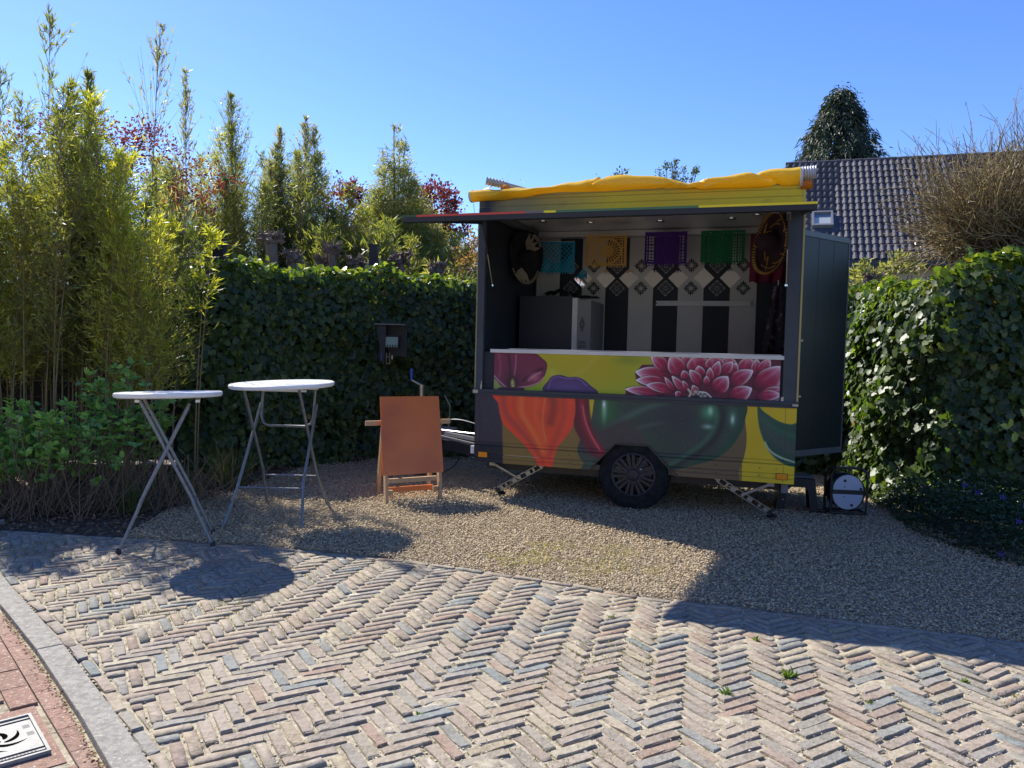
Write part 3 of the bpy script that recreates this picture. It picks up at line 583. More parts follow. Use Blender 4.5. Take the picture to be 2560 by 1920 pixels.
for x, z, r in ((2.19,.80,.018),(2.215,.78,.012),(2.25,.785,.010),(2.275,.765,.014),(2.24,.76,.012),(2.17,.775,.010)): p.spot(x, z, r, r*.8, al(180,180,160), .8)
p.line([(2.22,.80),(2.28,.795),(2.33,.755)], al(200,204,200), .006, .9); p.line([(2.13,.755),(2.145,.785),(2.12,.82)], al(200,190,170), .008, .8)
p.shape([(2.85,.73),(2.96,.79),(2.96,.73)], al(140,110,130), .01, sm=False)
p.build('counter_front', mural_m, trailer, y=.012)
MB().box(.197,2.924,.016,.03,.752+Z0,1.115+Z0).obj('counter_board', navy, trailer)
# fascia above the hatch
p = Paint(-.002, 3.082, 2.452, 2.70, 700, 54)
p.C[:] = al(196,168,22); g = np.clip((1.35-p.X)/.9, 0, 1)**.8; p.blend(g, al(122,110,66)); p.blend(np.clip((.30-p.X)/.2, 0, 1)*np.clip(.9+p.noise(30,1)*.4,0,1), al(24,28,40)); p.spot(1.9,2.6,.5,.15, al(200,150,14), .6)
for zz in (2.455, 2.515, 2.575, 2.64): g = np.exp(-((p.Z-zz)/.0035)**2); p.Y += g*.005; p.blend(g*.45, al(50,46,30))
p.blend(np.clip(p.noise(28, 6)-.35, 0, 1)*.3, al(80,76,50)); p.build('fascia', mural_m, trailer, y=-.004)
shell = MB(); shell.box(0,3.08,0,.03,2.82,3.06); shell.obj('fascia_board', M('aged yellow paint', (.42,.32,.05), .5, col2=(.32,.26,.06), scale=9), trailer)
# structure
MB().box(0,.03,.05,1.95,Z0,3.04).obj('end_wall', navy, trailer, bevel=.002)
rw = MB(); rw.box(3.05,3.08,.86,1.95,Z0,3.04); rw.box(3.05,3.08,.05,.86,2.72,3.04); rw.box(3.05,3.08,.05,.86,Z0,.60); rw.obj('rear_wall', navy, trailer)
MB().box(0,3.08,1.92,1.95,Z0,3.04).obj('outer_back_wall', navy, trailer)
MB().box(-.01,3.09,-.01,1.96,3.042,3.062).obj('roof', M('roof skin', (.5,.42,.12), .5), trailer)
MB().box(.03,3.05,.03,1.92,Z0+.0,Z0+.05).obj('floor', M('brown floor', (.12,.09,.07), .8), trailer)
pil = MB(); pil.box(0,.07,.001,.05,1.075,2.84); pil.obj('front_pillar', M('grey blue pillar paint', (.05,.066,.085), .45, col2=(.042,.055,.07), scale=5), trailer, bevel=.002)
MB().box(2.952,3.072,.001,.05,1.075,2.84).obj('front_pillar', MATS['grey blue pillar paint'], trailer, bevel=.002)
MB().box(.07,.19,.035,.055,1.075,1.49).obj('niche_board', navy_in, trailer); MB().box(2.93,2.952,.035,.055,1.075,1.49).obj('niche_board', navy_in, trailer)
MB().box(-.012,-.001,-.002,.012,1.08,2.84).obj('corner_trim', yellowtrim, trailer)
MB().box(3.072,3.088,-.006,.02,1.075,2.78).obj('corner_trim', M('yellow edge trim', (.46,.38,.14), .5), trailer)
sl = MB(); sl.box(-.012,3.085,-.022,.05,1.079,1.112); sl.box(-.012,3.085,-.014,.04,1.052,1.078); sl.obj('sill_rail', M('dark blue rail', (.028,.042,.06), .32, speck=((.5,.5,.5), 6, .69)), trailer, bevel=.003)
for bx_ in ((-.02,.035,-.025,.05,1.068,1.1),(.055,.075,-.018,.03,1.112,1.155),(.06,.07,-.005,.0,1.156,1.19),(3.04,3.09,-.026,-.023,1.07,1.09),(2.94,2.965,-.01,.0,1.112,1.15)): MB().box(*bx_).obj('latch', steel, trailer)
for z_ in (1.16, 1.66): MB().lathe([(.0001,-.012),(.009,-.012),(.012,0)], 10, Matrix.Translation((3.10,-.002,z_)) @ Matrix.Rotation(rad(90), 4, 'X')).obj('door_catch', steel, trailer)
# counter
MB().box(.156,2.956,-.018,.45,1.483,1.518).obj('counter_top', white, trailer, bevel=.003)
MB().box(.16,2.95,.43,.47,1.519,1.53).obj('counter_lip', chrome, trailer)
# hatch, hinged at the top of the opening and drooping outwards
ht = Matrix.Translation((0,0,2.80)) @ Matrix.Rotation(rad(8.8), 4, 'X')   # local -y goes outwards and down
h = MB(); h.box(.02,3.065,-1.70,-.01,.0,.02); h.obj('hatch_panel', navy, trailer, mtx=ht)
h = MB(); h.box(0,3.085,-1.742,-1.70,-.026,.022); h.obj('hatch_front_edge', M('dark blue edge paint', (.020,.028,.042), .4, col2=(.016,.022,.033), scale=4, speck=((.5,.5,.5), 7, .72)), trailer, bevel=.003, mtx=ht)
h = MB(); h.box(0,.03,-1.70,0,-.026,.02); h.obj('hatch_side_edge', navy, trailer, mtx=ht)
h = MB(); h.box(3.055,3.085,-1.70,0,-.026,.02); h.obj('hatch_side_edge', navy, trailer, mtx=ht)
h = MB(); h.box(.0,3.085,-1.735,-1.71,-.034,-.027); h.obj('rubber_seal', rubber, trailer, mtx=ht)
p = Paint(0, 3.087, 0, .016, 400, 2); p.C[:] = al(34,66,52)
for x0, x1, c in ((.12,1.02,al(168,62,56)),(1.02,1.17,al(92,84,92)),(1.17,1.26,al(196,182,36)),(2.30,3.1,al(196,176,40)),(1.26,2.3,al(60,96,70))): p.blend(((p.X >= x0)&(p.X < x1))*1., c)
o = p.build('painted_rim', mural_m, trailer, zoff=0, y=0); o.matrix_basis = ht @ Matrix.Translation((0,-1.745,.012))
o = MB().box(0,3.087,-1.743,-1.68,.0235,.0275).obj('rim_strip', M('dull top paint', (.16,.12,.07), .5), trailer, mtx=ht)
def strut(name, a, b):
    a = Vector(a); b = Vector(b); m_ = a.lerp(b, .52); s_ = MB(); s_.tube([a, m_], .005, 8); o = s_.obj(name, steel, trailer, smooth=True); MB().tube([m_, b], .009, 8).obj('cylinder', black, o, smooth=True); MB().lathe([(.0001,-.01),(.012,-.008),(.012,.008),(.0001,.01)], 10, Matrix.Translation(a)).obj('ball_joint', chrome, o)
strut('gas_strut', (.146,.03,2.16), (.15,-.30,2.72)); strut('gas_strut', (2.947,-.005,2.15), (2.938,-.30,2.73))
hg = MB(); hg.box(2.86,2.99,-.03,.03,2.795,2.805); hg.box(2.93,2.965,-.02,.03,2.73,2.80); hg.tube([(2.80,0,2.80),(2.86,0,2.80)], .004, 6); hg.obj('hatch_bracket', steel, trailer)
# interior
MB().box(.031,.045,.051,1.90,Z0+.05,2.93).obj('inner_side_wall', navy_in, trailer)
MB().box(3.035,3.049,.86,1.90,Z0+.05,2.93).obj('inner_side_wall', navy_in, trailer)
ceil_m = M('glossy ceiling panel', (.62,.62,.61), .12, spec=.8)
MB().box(.05,3.04,.055,1.88,2.955,2.975).obj('ceiling_panel', ceil_m, trailer)
ct = MB(); ct.box(.13,3.0,1.70,1.845,2.885,2.95); ct.obj('ceiling_trim', whitewall, trailer); MB().box(.046,.13,.06,1.845,2.885,2.95).obj('ceiling_trim', M('grey trim', (.13,.13,.135), .5), trailer)
MB().box(.05,3.04,.052,.058,2.84,2.97).obj('lintel', navy_in, trailer)
for u_, v_ in ((.39,.96),(.89,1.15),(1.66,1.15),(2.41,1.12),(2.67,.95)):
    sp = MB(); sp.lathe([(.028,0),(.045,-.002),(.047,.004),(.026,.008)], 16, Matrix.Translation((u_, v_, 2.948))); o = sp.obj('spotlight', chrome, trailer, smooth=True); MB().lathe([(.0001,-.001),(.026,.001)], 14, Matrix.Translation((u_, v_, 2.95))).obj('lamp_glass', M('frosted lamp glass', (.6,.6,.6), .3), o)
edges = [.05,.075,.37,.65,.94,1.22,1.51,1.80,2.09,2.385,2.677,3.035]; wht = M('pale wall stripe', (.60,.585,.56), .5, col2=(.55,.535,.51), scale=4)
for i in range(len(edges)-1):
    MB().box(edges[i]+.0008, edges[i+1]-.0008, 1.85, 1.87, Z0+.05, 2.90).obj('wall_stripe', wht if i % 2 == 1 else navy_in, trailer)
mir = M('mirror glass', (.85,.85,.85), .02, 1); orn_d = M('black ornament print', (.012,.014,.02), .6); orn_l = M('pale ornament print', (.30,.30,.30), .6)
for u_ in (.66,.94,1.22,1.51,1.80,2.09,2.385):
    r = .117; MB().prism([(u_-r,2.403),(u_,2.403-r),(u_+r,2.403),(u_,2.403+r)], 1.845, 1.8485).obj('mirror', mir, trailer)
def ornament(u_, z, dark):
    o = MB(); y0, y1 = 1.8455, 1.8488
    if dark:
        for k in range(16):
            a = k*math.pi/8; L = .092 if k % 4 == 0 else (.068 if k % 2 == 0 else .078); w_ = .010 if k % 4 == 0 else .008; r0_ = .016
            ca_, sa_ = math.cos(a), math.sin(a); pts = [(r0_,0),((r0_+L)*.55,w_),(L,0),((r0_+L)*.55,-w_)]
            pts = [(u_+x*ca_-y_*sa_, z+x*sa_+y_*ca_) for x, y_ in pts]; o.prism(pts, y0, y1)
        for k in range(4):
            a = k*math.pi/2; 
            for s_ in (-1, 1): 
                c = (.062, s_*.015); c = (u_+c[0]*math.cos(a)-c[1]*math.sin(a), z+c[0]*math.sin(a)+c[1]*math.cos(a)); o.prism([(c[0]+.006*math.cos(t*1.047), c[1]+.006*math.sin(t*1.047)) for t in range(6)], y0, y1)
    else:
        for k in range(8):
            a = k*math.pi/4; o.prism([(u_+x*math.cos(a)-y_*math.sin(a), z+x*math.sin(a)+y_*math.cos(a)) for x, y_ in ((.008,0),(.022,.007),(.036,0),(.022,-.007))], y0, y1)
        R = .088
        for k in range(4):
            a = k*math.pi/2; A_ = (R*math.cos(a), R*math.sin(a)); B_ = (R*math.cos(a+math.pi/2), R*math.sin(a+math.pi/2))
            for j in range(7):
                t = (j+.5)/7; c = (u_+A_[0]*(1-t)+B_[0]*t, z+A_[1]*(1-t)+B_[1]*t); rr = .010 if j in (0, 3, 6) else .007
                o.prism([(c[0]+rr*math.cos(q*.785), c[1]+rr*math.sin(q*.785)) for q in range(8)], y0, y1)
            for j in range(4):
                t = (j+.5)/4; c = (u_+(A_[0]*(1-t)+B_[0]*t)*.68, z+(A_[1]*(1-t)+B_[1]*t)*.68); o.prism([(c[0]+.009*math.cos(q*.785+.4), c[1]+.004*math.sin(q*.785)) for q in range(8)], y0, y1)
    o.obj('ornament', orn_d if dark else orn_l, trailer)
for i, u_ in enumerate((.51,.795,1.08,1.365,1.655,1.945,2.24,2.53)):
    for z in (2.548, 2.284): ornament(u_, z, i % 2 == 1)
rl = MB(); rl.box(1.555,2.62,1.80,1.835,2.112,2.134); rl.box(1.555,2.62,1.80,1.835,2.078,2.100); rl.box(1.57,2.60,1.82,1.848,2.10,2.112); rl.obj('wall_rail', white, trailer)
# lights, plates, chassis
for u_, z in ((.098,Z0+.08),(2.975,Z0+.066)):
    o = MB().box(u_-.047,u_+.047,-.012,-.002,z-.028,z+.024).obj('side_marker', amber, trailer, bevel=.003); MB().box(u_-.051,u_+.051,-.004,-.001,z-.032,z+.028).obj('surround', black, o)
ch = MB(); ch.box(.1,3.0,.12,.18,Z0-.08,Z0); ch.box(.1,3.0,1.77,1.83,Z0-.08,Z0); ch.box(.1,.16,.18,1.77,Z0-.08,Z0); ch.box(2.94,3.0,.18,1.77,Z0-.08,Z0); ch.obj('chassis', black, trailer)
MB().tube([(1.631,.1,.33),(1.631,1.85,.33)], .04, 10).obj('axle', black, trailer, smooth=True)
inn = MB(); inn.box(1.2,2.06,.26,.28,.32,Z0+.30); inn.box(1.2,2.06,.03,.26,Z0+.27,Z0+.29); inn.obj('wheel_well', M('black liner', (.006,.006,.007), .8), trailer)
def wheel(y, flip=1):
    c = Matrix.Translation((1.631, y, .343)) @ Matrix.Rotation(rad(90)*flip, 4, 'X')
    t = link('wheel', None, trailer, mtx=c)
    ty = MB(); ty.lathe([(.205,.085),(.215,.098),(.25,.106),(.30,.102),(.328,.088),(.340,.062),(.343,.03),(.343,-.03),(.340,-.062),(.328,-.088),(.25,-.10),(.205,-.085)], 48); ty.obj('tyre', rubber, t, smooth=True)
    grv = MB()
    for k in range(60):
        a = 2*math.pi*k/60
        for s_ in (-1, 1): grv.bar((.343*math.cos(a),.343*math.sin(a),s_*.03), (.334*math.cos(a+.03),.334*math.sin(a+.03),s_*.082), .006, .01)
    for r_ in (.225, .32): pass
    grv.obj('tread_block', rubber, t, kind='stuff')
    hc = MB(); hc.lathe([(.212,.09),(.212,.101),(.200,.106),(.190,.098),(.190,.088)], 48)
    for k in range(9):
        a = k*2*math.pi/9+.33
        for s_ in (-1, 1):
            a1 = a+s_*.06; o_ = .014*s_; x0, x1 = .058, .194
            pr = [(x0, o_-.012), (x1, o_*1.8-.0165), (x1, o_*1.8+.0165), (x0, o_+.012)]
            pts = [(x*math.cos(a)-y_*math.sin(a), x*math.sin(a)+y_*math.cos(a)) for x, y_ in pr]; hc.prism(pts, .090, .103 if s_ > 0 else .1015, 'xy')
    hc.lathe([(.066,.09),(.066,.106),(.058,.104),(.056,.095),(.053,.108),(.045,.112),(.0001,.113)], 28)
    hc.obj('hubcap', M('matt black hubcap', (.022,.023,.026), .5, col2=(.03,.03,.032), scale=20), t, smooth=True)
    ri = MB(); ri.lathe([(.19,.075),(.17,.05),(.11,.055),(.08,.07),(.0001,.07)], 32)
    ri.obj('rim', M('dull steel rim', (.04,.04,.044), .35, .8), t, smooth=True)
    nb = MB()
    for k in range(9): a = k*2*math.pi/9+.33+.349; nb.lathe([(.012,.06),(.012,.086),(.0001,.090)], 6, Matrix.Translation((.085*math.cos(a), .085*math.sin(a), 0)))
    nb.obj('wheel_nuts', chrome, t, kind='stuff')
wheel(.11); wheel(1.84, -1)
# corner steadies
def steady(foot, top, brace_a, brace_b, y):
    t = link('corner_steady', None, trailer); f0 = Vector((foot[0], y, foot[1])); t0 = Vector((top[0], y, top[1])); d = (t0-f0); L = d.length; d.normalize(); u = Vector((-d.z, 0, d.x))
    m_ = MB()
    for s_ in (-1, 1): m_.bar(f0+u*.024*s_, t0+u*.024*s_, .05, .008, up=(u.x, 0, u.z))
    for k in range(7):
        tt = .02+k*.155; a = f0+d*(L*tt)
        m_.bar(a, a+d*(.022 if k % 2 else .05), .044, .034, up=(u.x, 0, u.z))
    m_.obj('arm', steel, t); MB().bar((brace_a[0], y, brace_a[1]), (brace_b[0], y, brace_b[1]), .03, .022).obj('brace', steel, t)
    ft = MB(); ft.tube([f0+Vector((.0,-.04,-.01)), f0+Vector((.0,.05,-.01))], .024, 12); ft.lathe([(.0001,.03),(.03,.02),(.05,.0),(.05,-.008)], 12, Matrix.Translation(f0+Vector((.02,.01,-.045)))); ft.obj('foot', black, t, smooth=True)
    bk = MB(); bk.box(brace_a[0]-.03, brace_a[0]+.03, y-.03, y+.03, brace_a[1]-.02, Z0); bk.tube([(brace_a[0], y-.035, brace_a[1]), (brace_a[0], y+.035, brace_a[1])], .012, 8); bk.obj('bracket', steel, t)
steady((.244,.085), (.70,.36), (.176,.345), (.467,.208), .10); steady((2.884,.085), (2.41,.355), (2.885,.34), (2.626,.215), .10)
steady((.244,.085), (.70,.36), (.176,.345), (.467,.208), 1.85)
lg = MB(); lg.box(2.975,3.035,.06,.10,.27,.365); lg.obj('bumper_block', M('grey block', (.16,.16,.17), .6), trailer, bevel=.003)
# drawbar, jockey wheel, cables
db = MB(); hx = -1.45
db.bar((.05,.25,.42), (hx+.15,.95,.47), .06, .11); db.bar((.05,1.65,.42), (hx+.15,.95,.47), .06, .11); db.bar((hx+.3,.95,.47), (hx-.15,.95,.47), .08, .1); db.obj('drawbar', M('black drawbar paint', (.03,.036,.046), .3, col2=(.02,.025,.032), scale=10), trailer, bevel=.004)
tr_ = MB(); tr_.bar((.0,.22,.50), (-.75,.62,.545), .03, .02); tr_.tube([(.0,.35,.60),(-.62,.60,.60)], .006, 6); tr_.bar((-.05,.30,.55), (-.55,.55,.57), .04, .035); tr_.obj('drawbar_trim', M('pale zinc', (.62,.62,.62), .3, .7), trailer)
cb = MB(); cb.box(-.80,-.58,.78,.98,.49,.60); cb.box(-.62,-.575,.80,.96,.47,.585); cb.obj('coupling_box', M('grey cast casing', (.25,.25,.24), .5, col2=(.16,.16,.15), scale=12), trailer, bevel=.012)
jw = link('jockey_wheel', None, trailer)
MB().tube([(-1.037,.95,.16),(-1.037,.95,1.075)], .028, 14).obj('post', M('brass tinted steel', (.5,.47,.36), .3, .8), jw, smooth=True)
MB().tube([(-1.037,.95,1.02),(-1.037,.95,1.04)], .034, 14).obj('collar', steel, jw)
MB().bar((-1.03,.945,1.07), (-1.168,.94,1.135), .03, .016).obj('crank_arm', steel, jw); MB().tube([(-1.165,.94,1.125),(-1.166,.94,1.26)], [.017,.02], 14).obj('handle', M('blue plastic handle', (.015,.09,.36), .25), jw, smooth=True, bevel=0)
MB().lathe([(.0001,.03),(.09,.03),(.1,.02),(.1,-.02),(.09,-.03),(.0001,-.03)], 20, Matrix.Translation((-1.037,.95,.10)) @ Matrix.Rotation(rad(90), 4, 'X')).obj('wheel', rubber, jw, smooth=True)
MB().box(2.99,3.0,.1,.11,.2,.21).obj('bolt', steel, trailer)
def bez(a, b, c, d, n=14): return [Vector(a)*(1-t)**3+Vector(b)*3*t*(1-t)**2+Vector(c)*3*t*t*(1-t)+Vector(d)*t**3 for t in [i/n for i in range(n+1)]]
MB().tube([(-.665,.90,.60),(-.660,.93,.84),(-.74,.95,.965)], .005, 6).obj('handbrake_lever', steel, trailer)
MB().tube(bez((-.76,.86,.57),(-.70,.80,.76),(-.40,.72,.74),(-.05,.65,.62)), .0055, 6).obj('breakaway_cable', M('pale cable', (.55,.55,.5), .5), trailer, smooth=True)
MB().tube(bez((-.58,.85,.55),(-.52,.80,.42),(-.35,.6,.28),(.02,.45,.30)), .006, 6).obj('power_cable', black, trailer, smooth=True)
MB().tube(bez((-.56,.85,.56),(-.35,.78,.20),(-.5,.6,.06),(-.95,.55,.10)), .007, 6).obj('power_cable', black, trailer, smooth=True)
MB().box(-.05,-.002,.02,.06,.44,.52).obj('reflector', M('white reflector', (.8,.8,.78), .3), trailer, bevel=.012)
# side door, hinged near the front corner, standing ajar
da = rad(36)+TA; dm = Matrix.Translation((3.085,.13,0)) @ Matrix.Rotation(da, 4, 'Z')
dr = link('door', None, trailer, mtx=dm)
for k in range(3):
    x0 = .0+k*.245; MB().box(x0+.0015, x0+.2435, 0, .03, .66, 2.61).obj('panel', darkgreen, dr, bevel=.003)
dfr = MB(); dfr.box(-.002,.737,-.004,.034,2.612,2.665); dfr.box(-.002,.737,-.004,.034,.60,.658); dfr.box(.7375,.755,-.004,.034,.60,2.665); dfr.obj('frame', M('worn grey frame', (.075,.088,.095), .3, col2=(.05,.06,.065), scale=9, speck=((.55,.55,.55), 9, .7)), dr, bevel=.002)
# wooden cabinet inside, pale partition
MB().box(.10,.72,1.1,1.8,Z0+.05,2.135).obj('inner_cupboard', M('dark blue cupboard', (.02,.028,.042), .4, col2=(.026,.035,.05), scale=3), trailer, bevel=.004)
MB().box(.722,.780,1.1,1.8,Z0+.05,2.115).obj('cupboard_side', white, trailer); MB().box(.782,.93,1.12,1.84,Z0+.05,2.09).obj('cupboard_side', M('taupe panel', (.26,.26,.255), .5), trailer)
dd = MB()
for r_, rr in ((.0,.055),(.0,.03)):
    x, z = .835, 1.82; o_, i_ = rr, rr-.008
    for a, b in (((x,z+o_*1.5),(x+o_*.5,z)),((x+o_*.5,z),(x,z-o_*1.5)),((x,z-o_*1.5),(x-o_*.5,z)),((x-o_*.5,z),(x,z+o_*1.5))): dd.bar((a[0],1.117,a[1]), (b[0],1.117,b[1]), .005, .004, up=(0,1,0))
for k in range(2):
    for j in range(5): dd.bar((.80+j*.018,1.117,1.60-k*.045), (.806+j*.018,1.117,1.635-k*.045), .005, .004, up=(0,1,0))
dd.obj('ornament', orn_d, trailer)
# ---------- things in and on the trailer ----------
def tl(u_, v_, z): return TM @ Vector((u_, v_, z))
def tthing(name, label, cat, loc, rot=None, group=None):
    t = thing(name, label, cat, group=group); t.matrix_world = TM @ Matrix.Translation(loc) @ (rot or Matrix()); return t
# paper banners
def banner(u0, u1, z0, z1, v_, label, colr, kind, hole):
    W_, H_ = u1-u0, z1-z0; t = tthing('paper_banner', label, 'paper banner', (u0, v_, z1), group='cut paper banners')
    n, m_ = 60, 48; V = []; F = []; r = random.Random(int(u0*100))
    for j in range(m_+1):
        for i in range(n+1):
            x, z = i/n, j/m_; V.append((x*W_, .012*math.sin(x*9+z*5+u0)*z+.006*math.sin(x*21+u0*3), -z*H_-.008*math.sin(x*3.1)*z))
    for j in range(m_):
        for i in range(n):
            x, z = (i+.5)/n, (j+.5)/m_
            if hole(x, z): continue
            if z > .93 and (i//2 % 2 == 0 or r.random() < .15): continue
            F.append((j*(n+1)+i, j*(n+1)+i+1, (j+1)*(n+1)+i+1, (j+1)*(n+1)+i))
    me = bpy.data.meshes.new('sheet'); me.from_pydata(V, [], F); me.materials.append(M(kind, colr, .6, trans=.45, tcol=colr)); link('paper', me, t)
    MB().tube([(0,0,.002),(W_,0,.004)], .002, 5).obj('string', white, t)
def h_blue(x, z):
    if x < .06 or x > .94 or z < .07 or z > .86: return False
    a, b = (x*9+z*7) % 1, (x*9-z*7) % 1; dens = .32 if z < .5-.15*math.cos(x*6) else .62
    return a > dens and b > dens
def h_sun(x, z):
    dx, dz = (x-.52)*1.12, z-.5; r = math.hypot(dx, dz); a = math.atan2(dz, dx)
    if .17 < r < .36: return (a*26/6.283) % 1 < .45 and abs(((r-.27)/.09)) < .95
    if r <= .17: return math.sin(dx*60)*math.sin(dz*50) > .72
    if r < .40 or x < .06 or x > .94 or z < .05 or z > .9: return False
    return (x*16) % 1 > .3 and (z*13) % 1 > .3 if x > .68 else (x*14+z*6) % 1 > .6
def h_grid(x, z):
    if z < .08 or z > .88: return False
    if x < .05 or x > .95: return False
    if x < .26 or x > .80: return (x*14) % 1 > .32 and (z*11) % 1 > .32
    return math.sin(x*47+z*13)*math.sin(z*39-x*20) > .86
def h_grid2(x, z):
    if z < .06 or z > .9 or x < .05 or x > .94: return False
    if x > .70: return (x*17) % 1 > .35 and (z*12) % 1 > .35
    if x < .14: return (z*14) % 1 > .4 and x > .1
    return math.sin(x*41-z*17)*math.sin(z*43+x*22) > .84
banner(.155,.635,2.43,2.80,1.5,'blue cut paper banner with a diagonal lattice, leftmost in the trailer',(.03,.42,.68),'blue tissue paper',h_blue)
banner(.765,1.245,2.50,2.87,1.5,'orange yellow cut paper banner with a sun pattern hanging in the trailer',(.85,.50,.12),'yellow tissue paper',h_sun)
banner(1.45,1.92,2.51,2.89,1.5,'dark purple cut paper banner between the yellow and green ones',(.09,.02,.26),'purple tissue paper',h_grid)
banner(2.07,2.54,2.52,2.89,1.5,'dark green cut paper banner hanging beside the gold trimmed sombrero',(.01,.22,.08),'green tissue paper',h_grid2)
# sombreros: built round local z, crown up +z
def sombrero(name, label, mtx, colr, trim, embroider, R=.30, arcs=None):
    t = thing(name, label, 'sombrero'); t.matrix_world = TM @ mtx
    vel = M(colr[0], colr[1], .85, col2=colr[2], scale=12, bump=.1); tm_ = M(trim[0], trim[1], .45, .3, col2=trim[2], scale=40)
    br = MB(); n = 48; prof = [(.08,.01),(.14,.0),(.20,.005),(.26,.03),(R,.085),(R+.004,.09),(R,.078),(.25,.018),(.19,-.006),(.08,0)]
    vs = []
    for r_, z in prof: vs += [(r_*math.cos(2*math.pi*k/n), r_*1.12*math.sin(2*math.pi*k/n), z+.02*math.sin(4*math.pi*k/n)*(r_/R)**2) for k in range(n)]
    br.add(vs, [(i*n+k, i*n+(k+1) % n, (i+1)*n+(k+1) % n, (i+1)*n+k) for i in range(len(prof)-1) for k in range(n)]); br.obj('brim', vel, t, smooth=True)
    cr = MB(); cr.lathe([(.092,0),(.094,.04),(.086,.12),(.075,.18),(.055,.21),(.03,.20),(.0001,.19)], 28); cr.obj('crown', vel, t, smooth=True)
    bd = MB()
    for k in range(64):
        a = 2*math.pi*k/64
        if arcs and not any(lo <= math.degrees(a) <= hi for lo, hi in arcs): continue
        c = Vector((R*math.cos(a), R*1.12*math.sin(a), .088+.02*math.sin(2*a))); a2 = a+.055; c2 = Vector(((R-.022)*math.cos(a2), (R-.022)*1.12*math.sin(a2), .064+.018*math.sin(2*a2)))
        bd.tube([c, c2], [.0095,.007], 5)
    bd.obj('braid', tm_, t, smooth=True, kind='stuff' if arcs else None)
    em = MB()
    def curl(a0, r0_, r1_, tw, w_=.006, n_=10):
        pts = [((r0_+(r1_-r0_)*i/n_)*math.cos(a0+tw*i/n_), (r0_+(r1_-r0_)*i/n_)*1.12*math.sin(a0+tw*i/n_), .012+.045*max(0, ((r0_+(r1_-r0_)*i/n_)-.2)/.1)) for i in range(n_+1)]; em.tube(pts, w_, 6)
    for a0 in embroider[0]:
        for (r0_, r1_, tw) in embroider[1]: curl(a0, r0_, r1_, tw, embroider[2])
    if embroider[3]: # broad leaf shapes
        for a0 in embroider[3]:
            for d_ in (-.35, -.12, .12, .35):
                P0 = Vector((.10*math.cos(a0), .11*math.sin(a0), .016)); P1 = Vector((.27*math.cos(a0+d_*1.2), .30*math.sin(a0+d_*1.2), .065)); Q = P0.lerp(P1, .5)+Vector((0,0,-.008)); sd_ = (P1-P0).cross(Vector((0,0,1))).normalized()*.034; em.add([P0, Q+sd_, P1, Q-sd_, P0+Vector((0,0,.006)), Q+sd_+Vector((0,0,.006)), P1+Vector((0,0,.006)), Q-sd_+Vector((0,0,.006))], [(3,2,1,0),(4,5,6,7),(0,1,5,4),(1,2,6,5),(2,3,7,6),(3,0,4,7)]) 
    em.obj('embroidery', tm_, t, smooth=True, kind='stuff'); return t
def basis(loc, z, y):
    z = Vector(z).normalized(); y = Vector(y); y = (y-z*y.dot(z)).normalized(); x = y.cross(z)
    return Matrix.Translation(loc) @ Matrix((x, y, z)).transposed().to_4x4()
sr = basis((2.86,.70,2.62), (-.84,-.52,.10), (.34,0,-.94))
sombrero('sombrero', 'dark sombrero with a thick gold rope braid on the right inside wall of the trailer', sr, ('black maroon velvet',(.03,.012,.022),(.05,.02,.03)), ('gold braid',(.50,.29,.07),(.34,.18,.04)), ((.6,2.2,3.6,5.2),[(.15,.26,.5),(.2,.17,-.9),(.25,.20,1.0)],.008,None), R=.285)
sr = basis((.12,1.05,2.56), (.88,-.46,.0), (-.1,0,1))
sombrero('sombrero', 'black sombrero with silver leaf embroidery on the left inside wall of the trailer', sr, ('black felt',(.006,.007,.010),(.012,.013,.018)), ('silver thread',(.44,.40,.30),(.30,.27,.20)), ((4.1,),[(.24,.25,.9)],.004,(4.55,.85)), R=.265, arcs=((205,330),(28,62)))
# hanging cloths at the right end
def cloth(name, label, u0, u1, v_, z0, z1, m_, fold=5, taper=1, cat='cloth'):
    t = tthing(name, label, cat, ((u0+u1)/2, v_, z1)); n, k = 28, 20; V = []; F = []
    for j in range(k+1):
        for i in range(n+1):
            x = (i/n-.5)*(u1-u0)*(taper+(1-taper)*j/k); V.append((x, .03*math.sin(i/n*fold*6.28+j*.12)*(0.3+.7*j/k), -(z1-z0)*j/k+.01*math.sin(i*.7)*(j == k)))
    for j in range(k):
        for i in range(n): F.append((j*(n+1)+i, j*(n+1)+i+1, (j+1)*(n+1)+i+1, (j+1)*(n+1)+i))
    me = bpy.data.meshes.new('drape'); me.from_pydata(V, [], F); me.materials.append(m_); 
    for q in me.polygons: q.use_smooth = True
    link('drape', me, t); MB().tube([(0,.0,-.004),(0,.0,.05)], .004, 6).obj('hook', steel, t)
cloth('hanging_garment', 'crimson garment hanging behind the gold trimmed sombrero', 2.60, 3.0, 1.35, 2.30, 2.82, M('crimson cloth', (.20,.012,.045), .8, col2=(.06,.006,.02), scale=6), 3)
cloth('hanging_apron', 'black patterned apron with pale edges hanging at the right end of the counter', 2.76, 3.02, .75, 1.56, 2.22, M('black printed cloth', (.012,.012,.018), .8, cols=[(.008,.008,.014),(.012,.012,.018),(.03,.01,.02),(.16,.15,.18)], scale=16), 2, .35)
sc = tthing('patterned_scarf', 'dark lace patterned cloth lying across the top of the inner cupboard', 'cloth', (.3,1.3,2.14))
V = []; F = []
for j in range(9):
    for i in range(31): V.append((.02+i*.021, j*.03, .045*abs(math.sin(i*.45+j*.6))*(1-i/36)+.06*math.exp(-((i-9)/6)**2)+.004))
for j in range(8):
    for i in range(30): F.append((j*31+i, j*31+i+1, (j+1)*31+i+1, (j+1)*31+i))
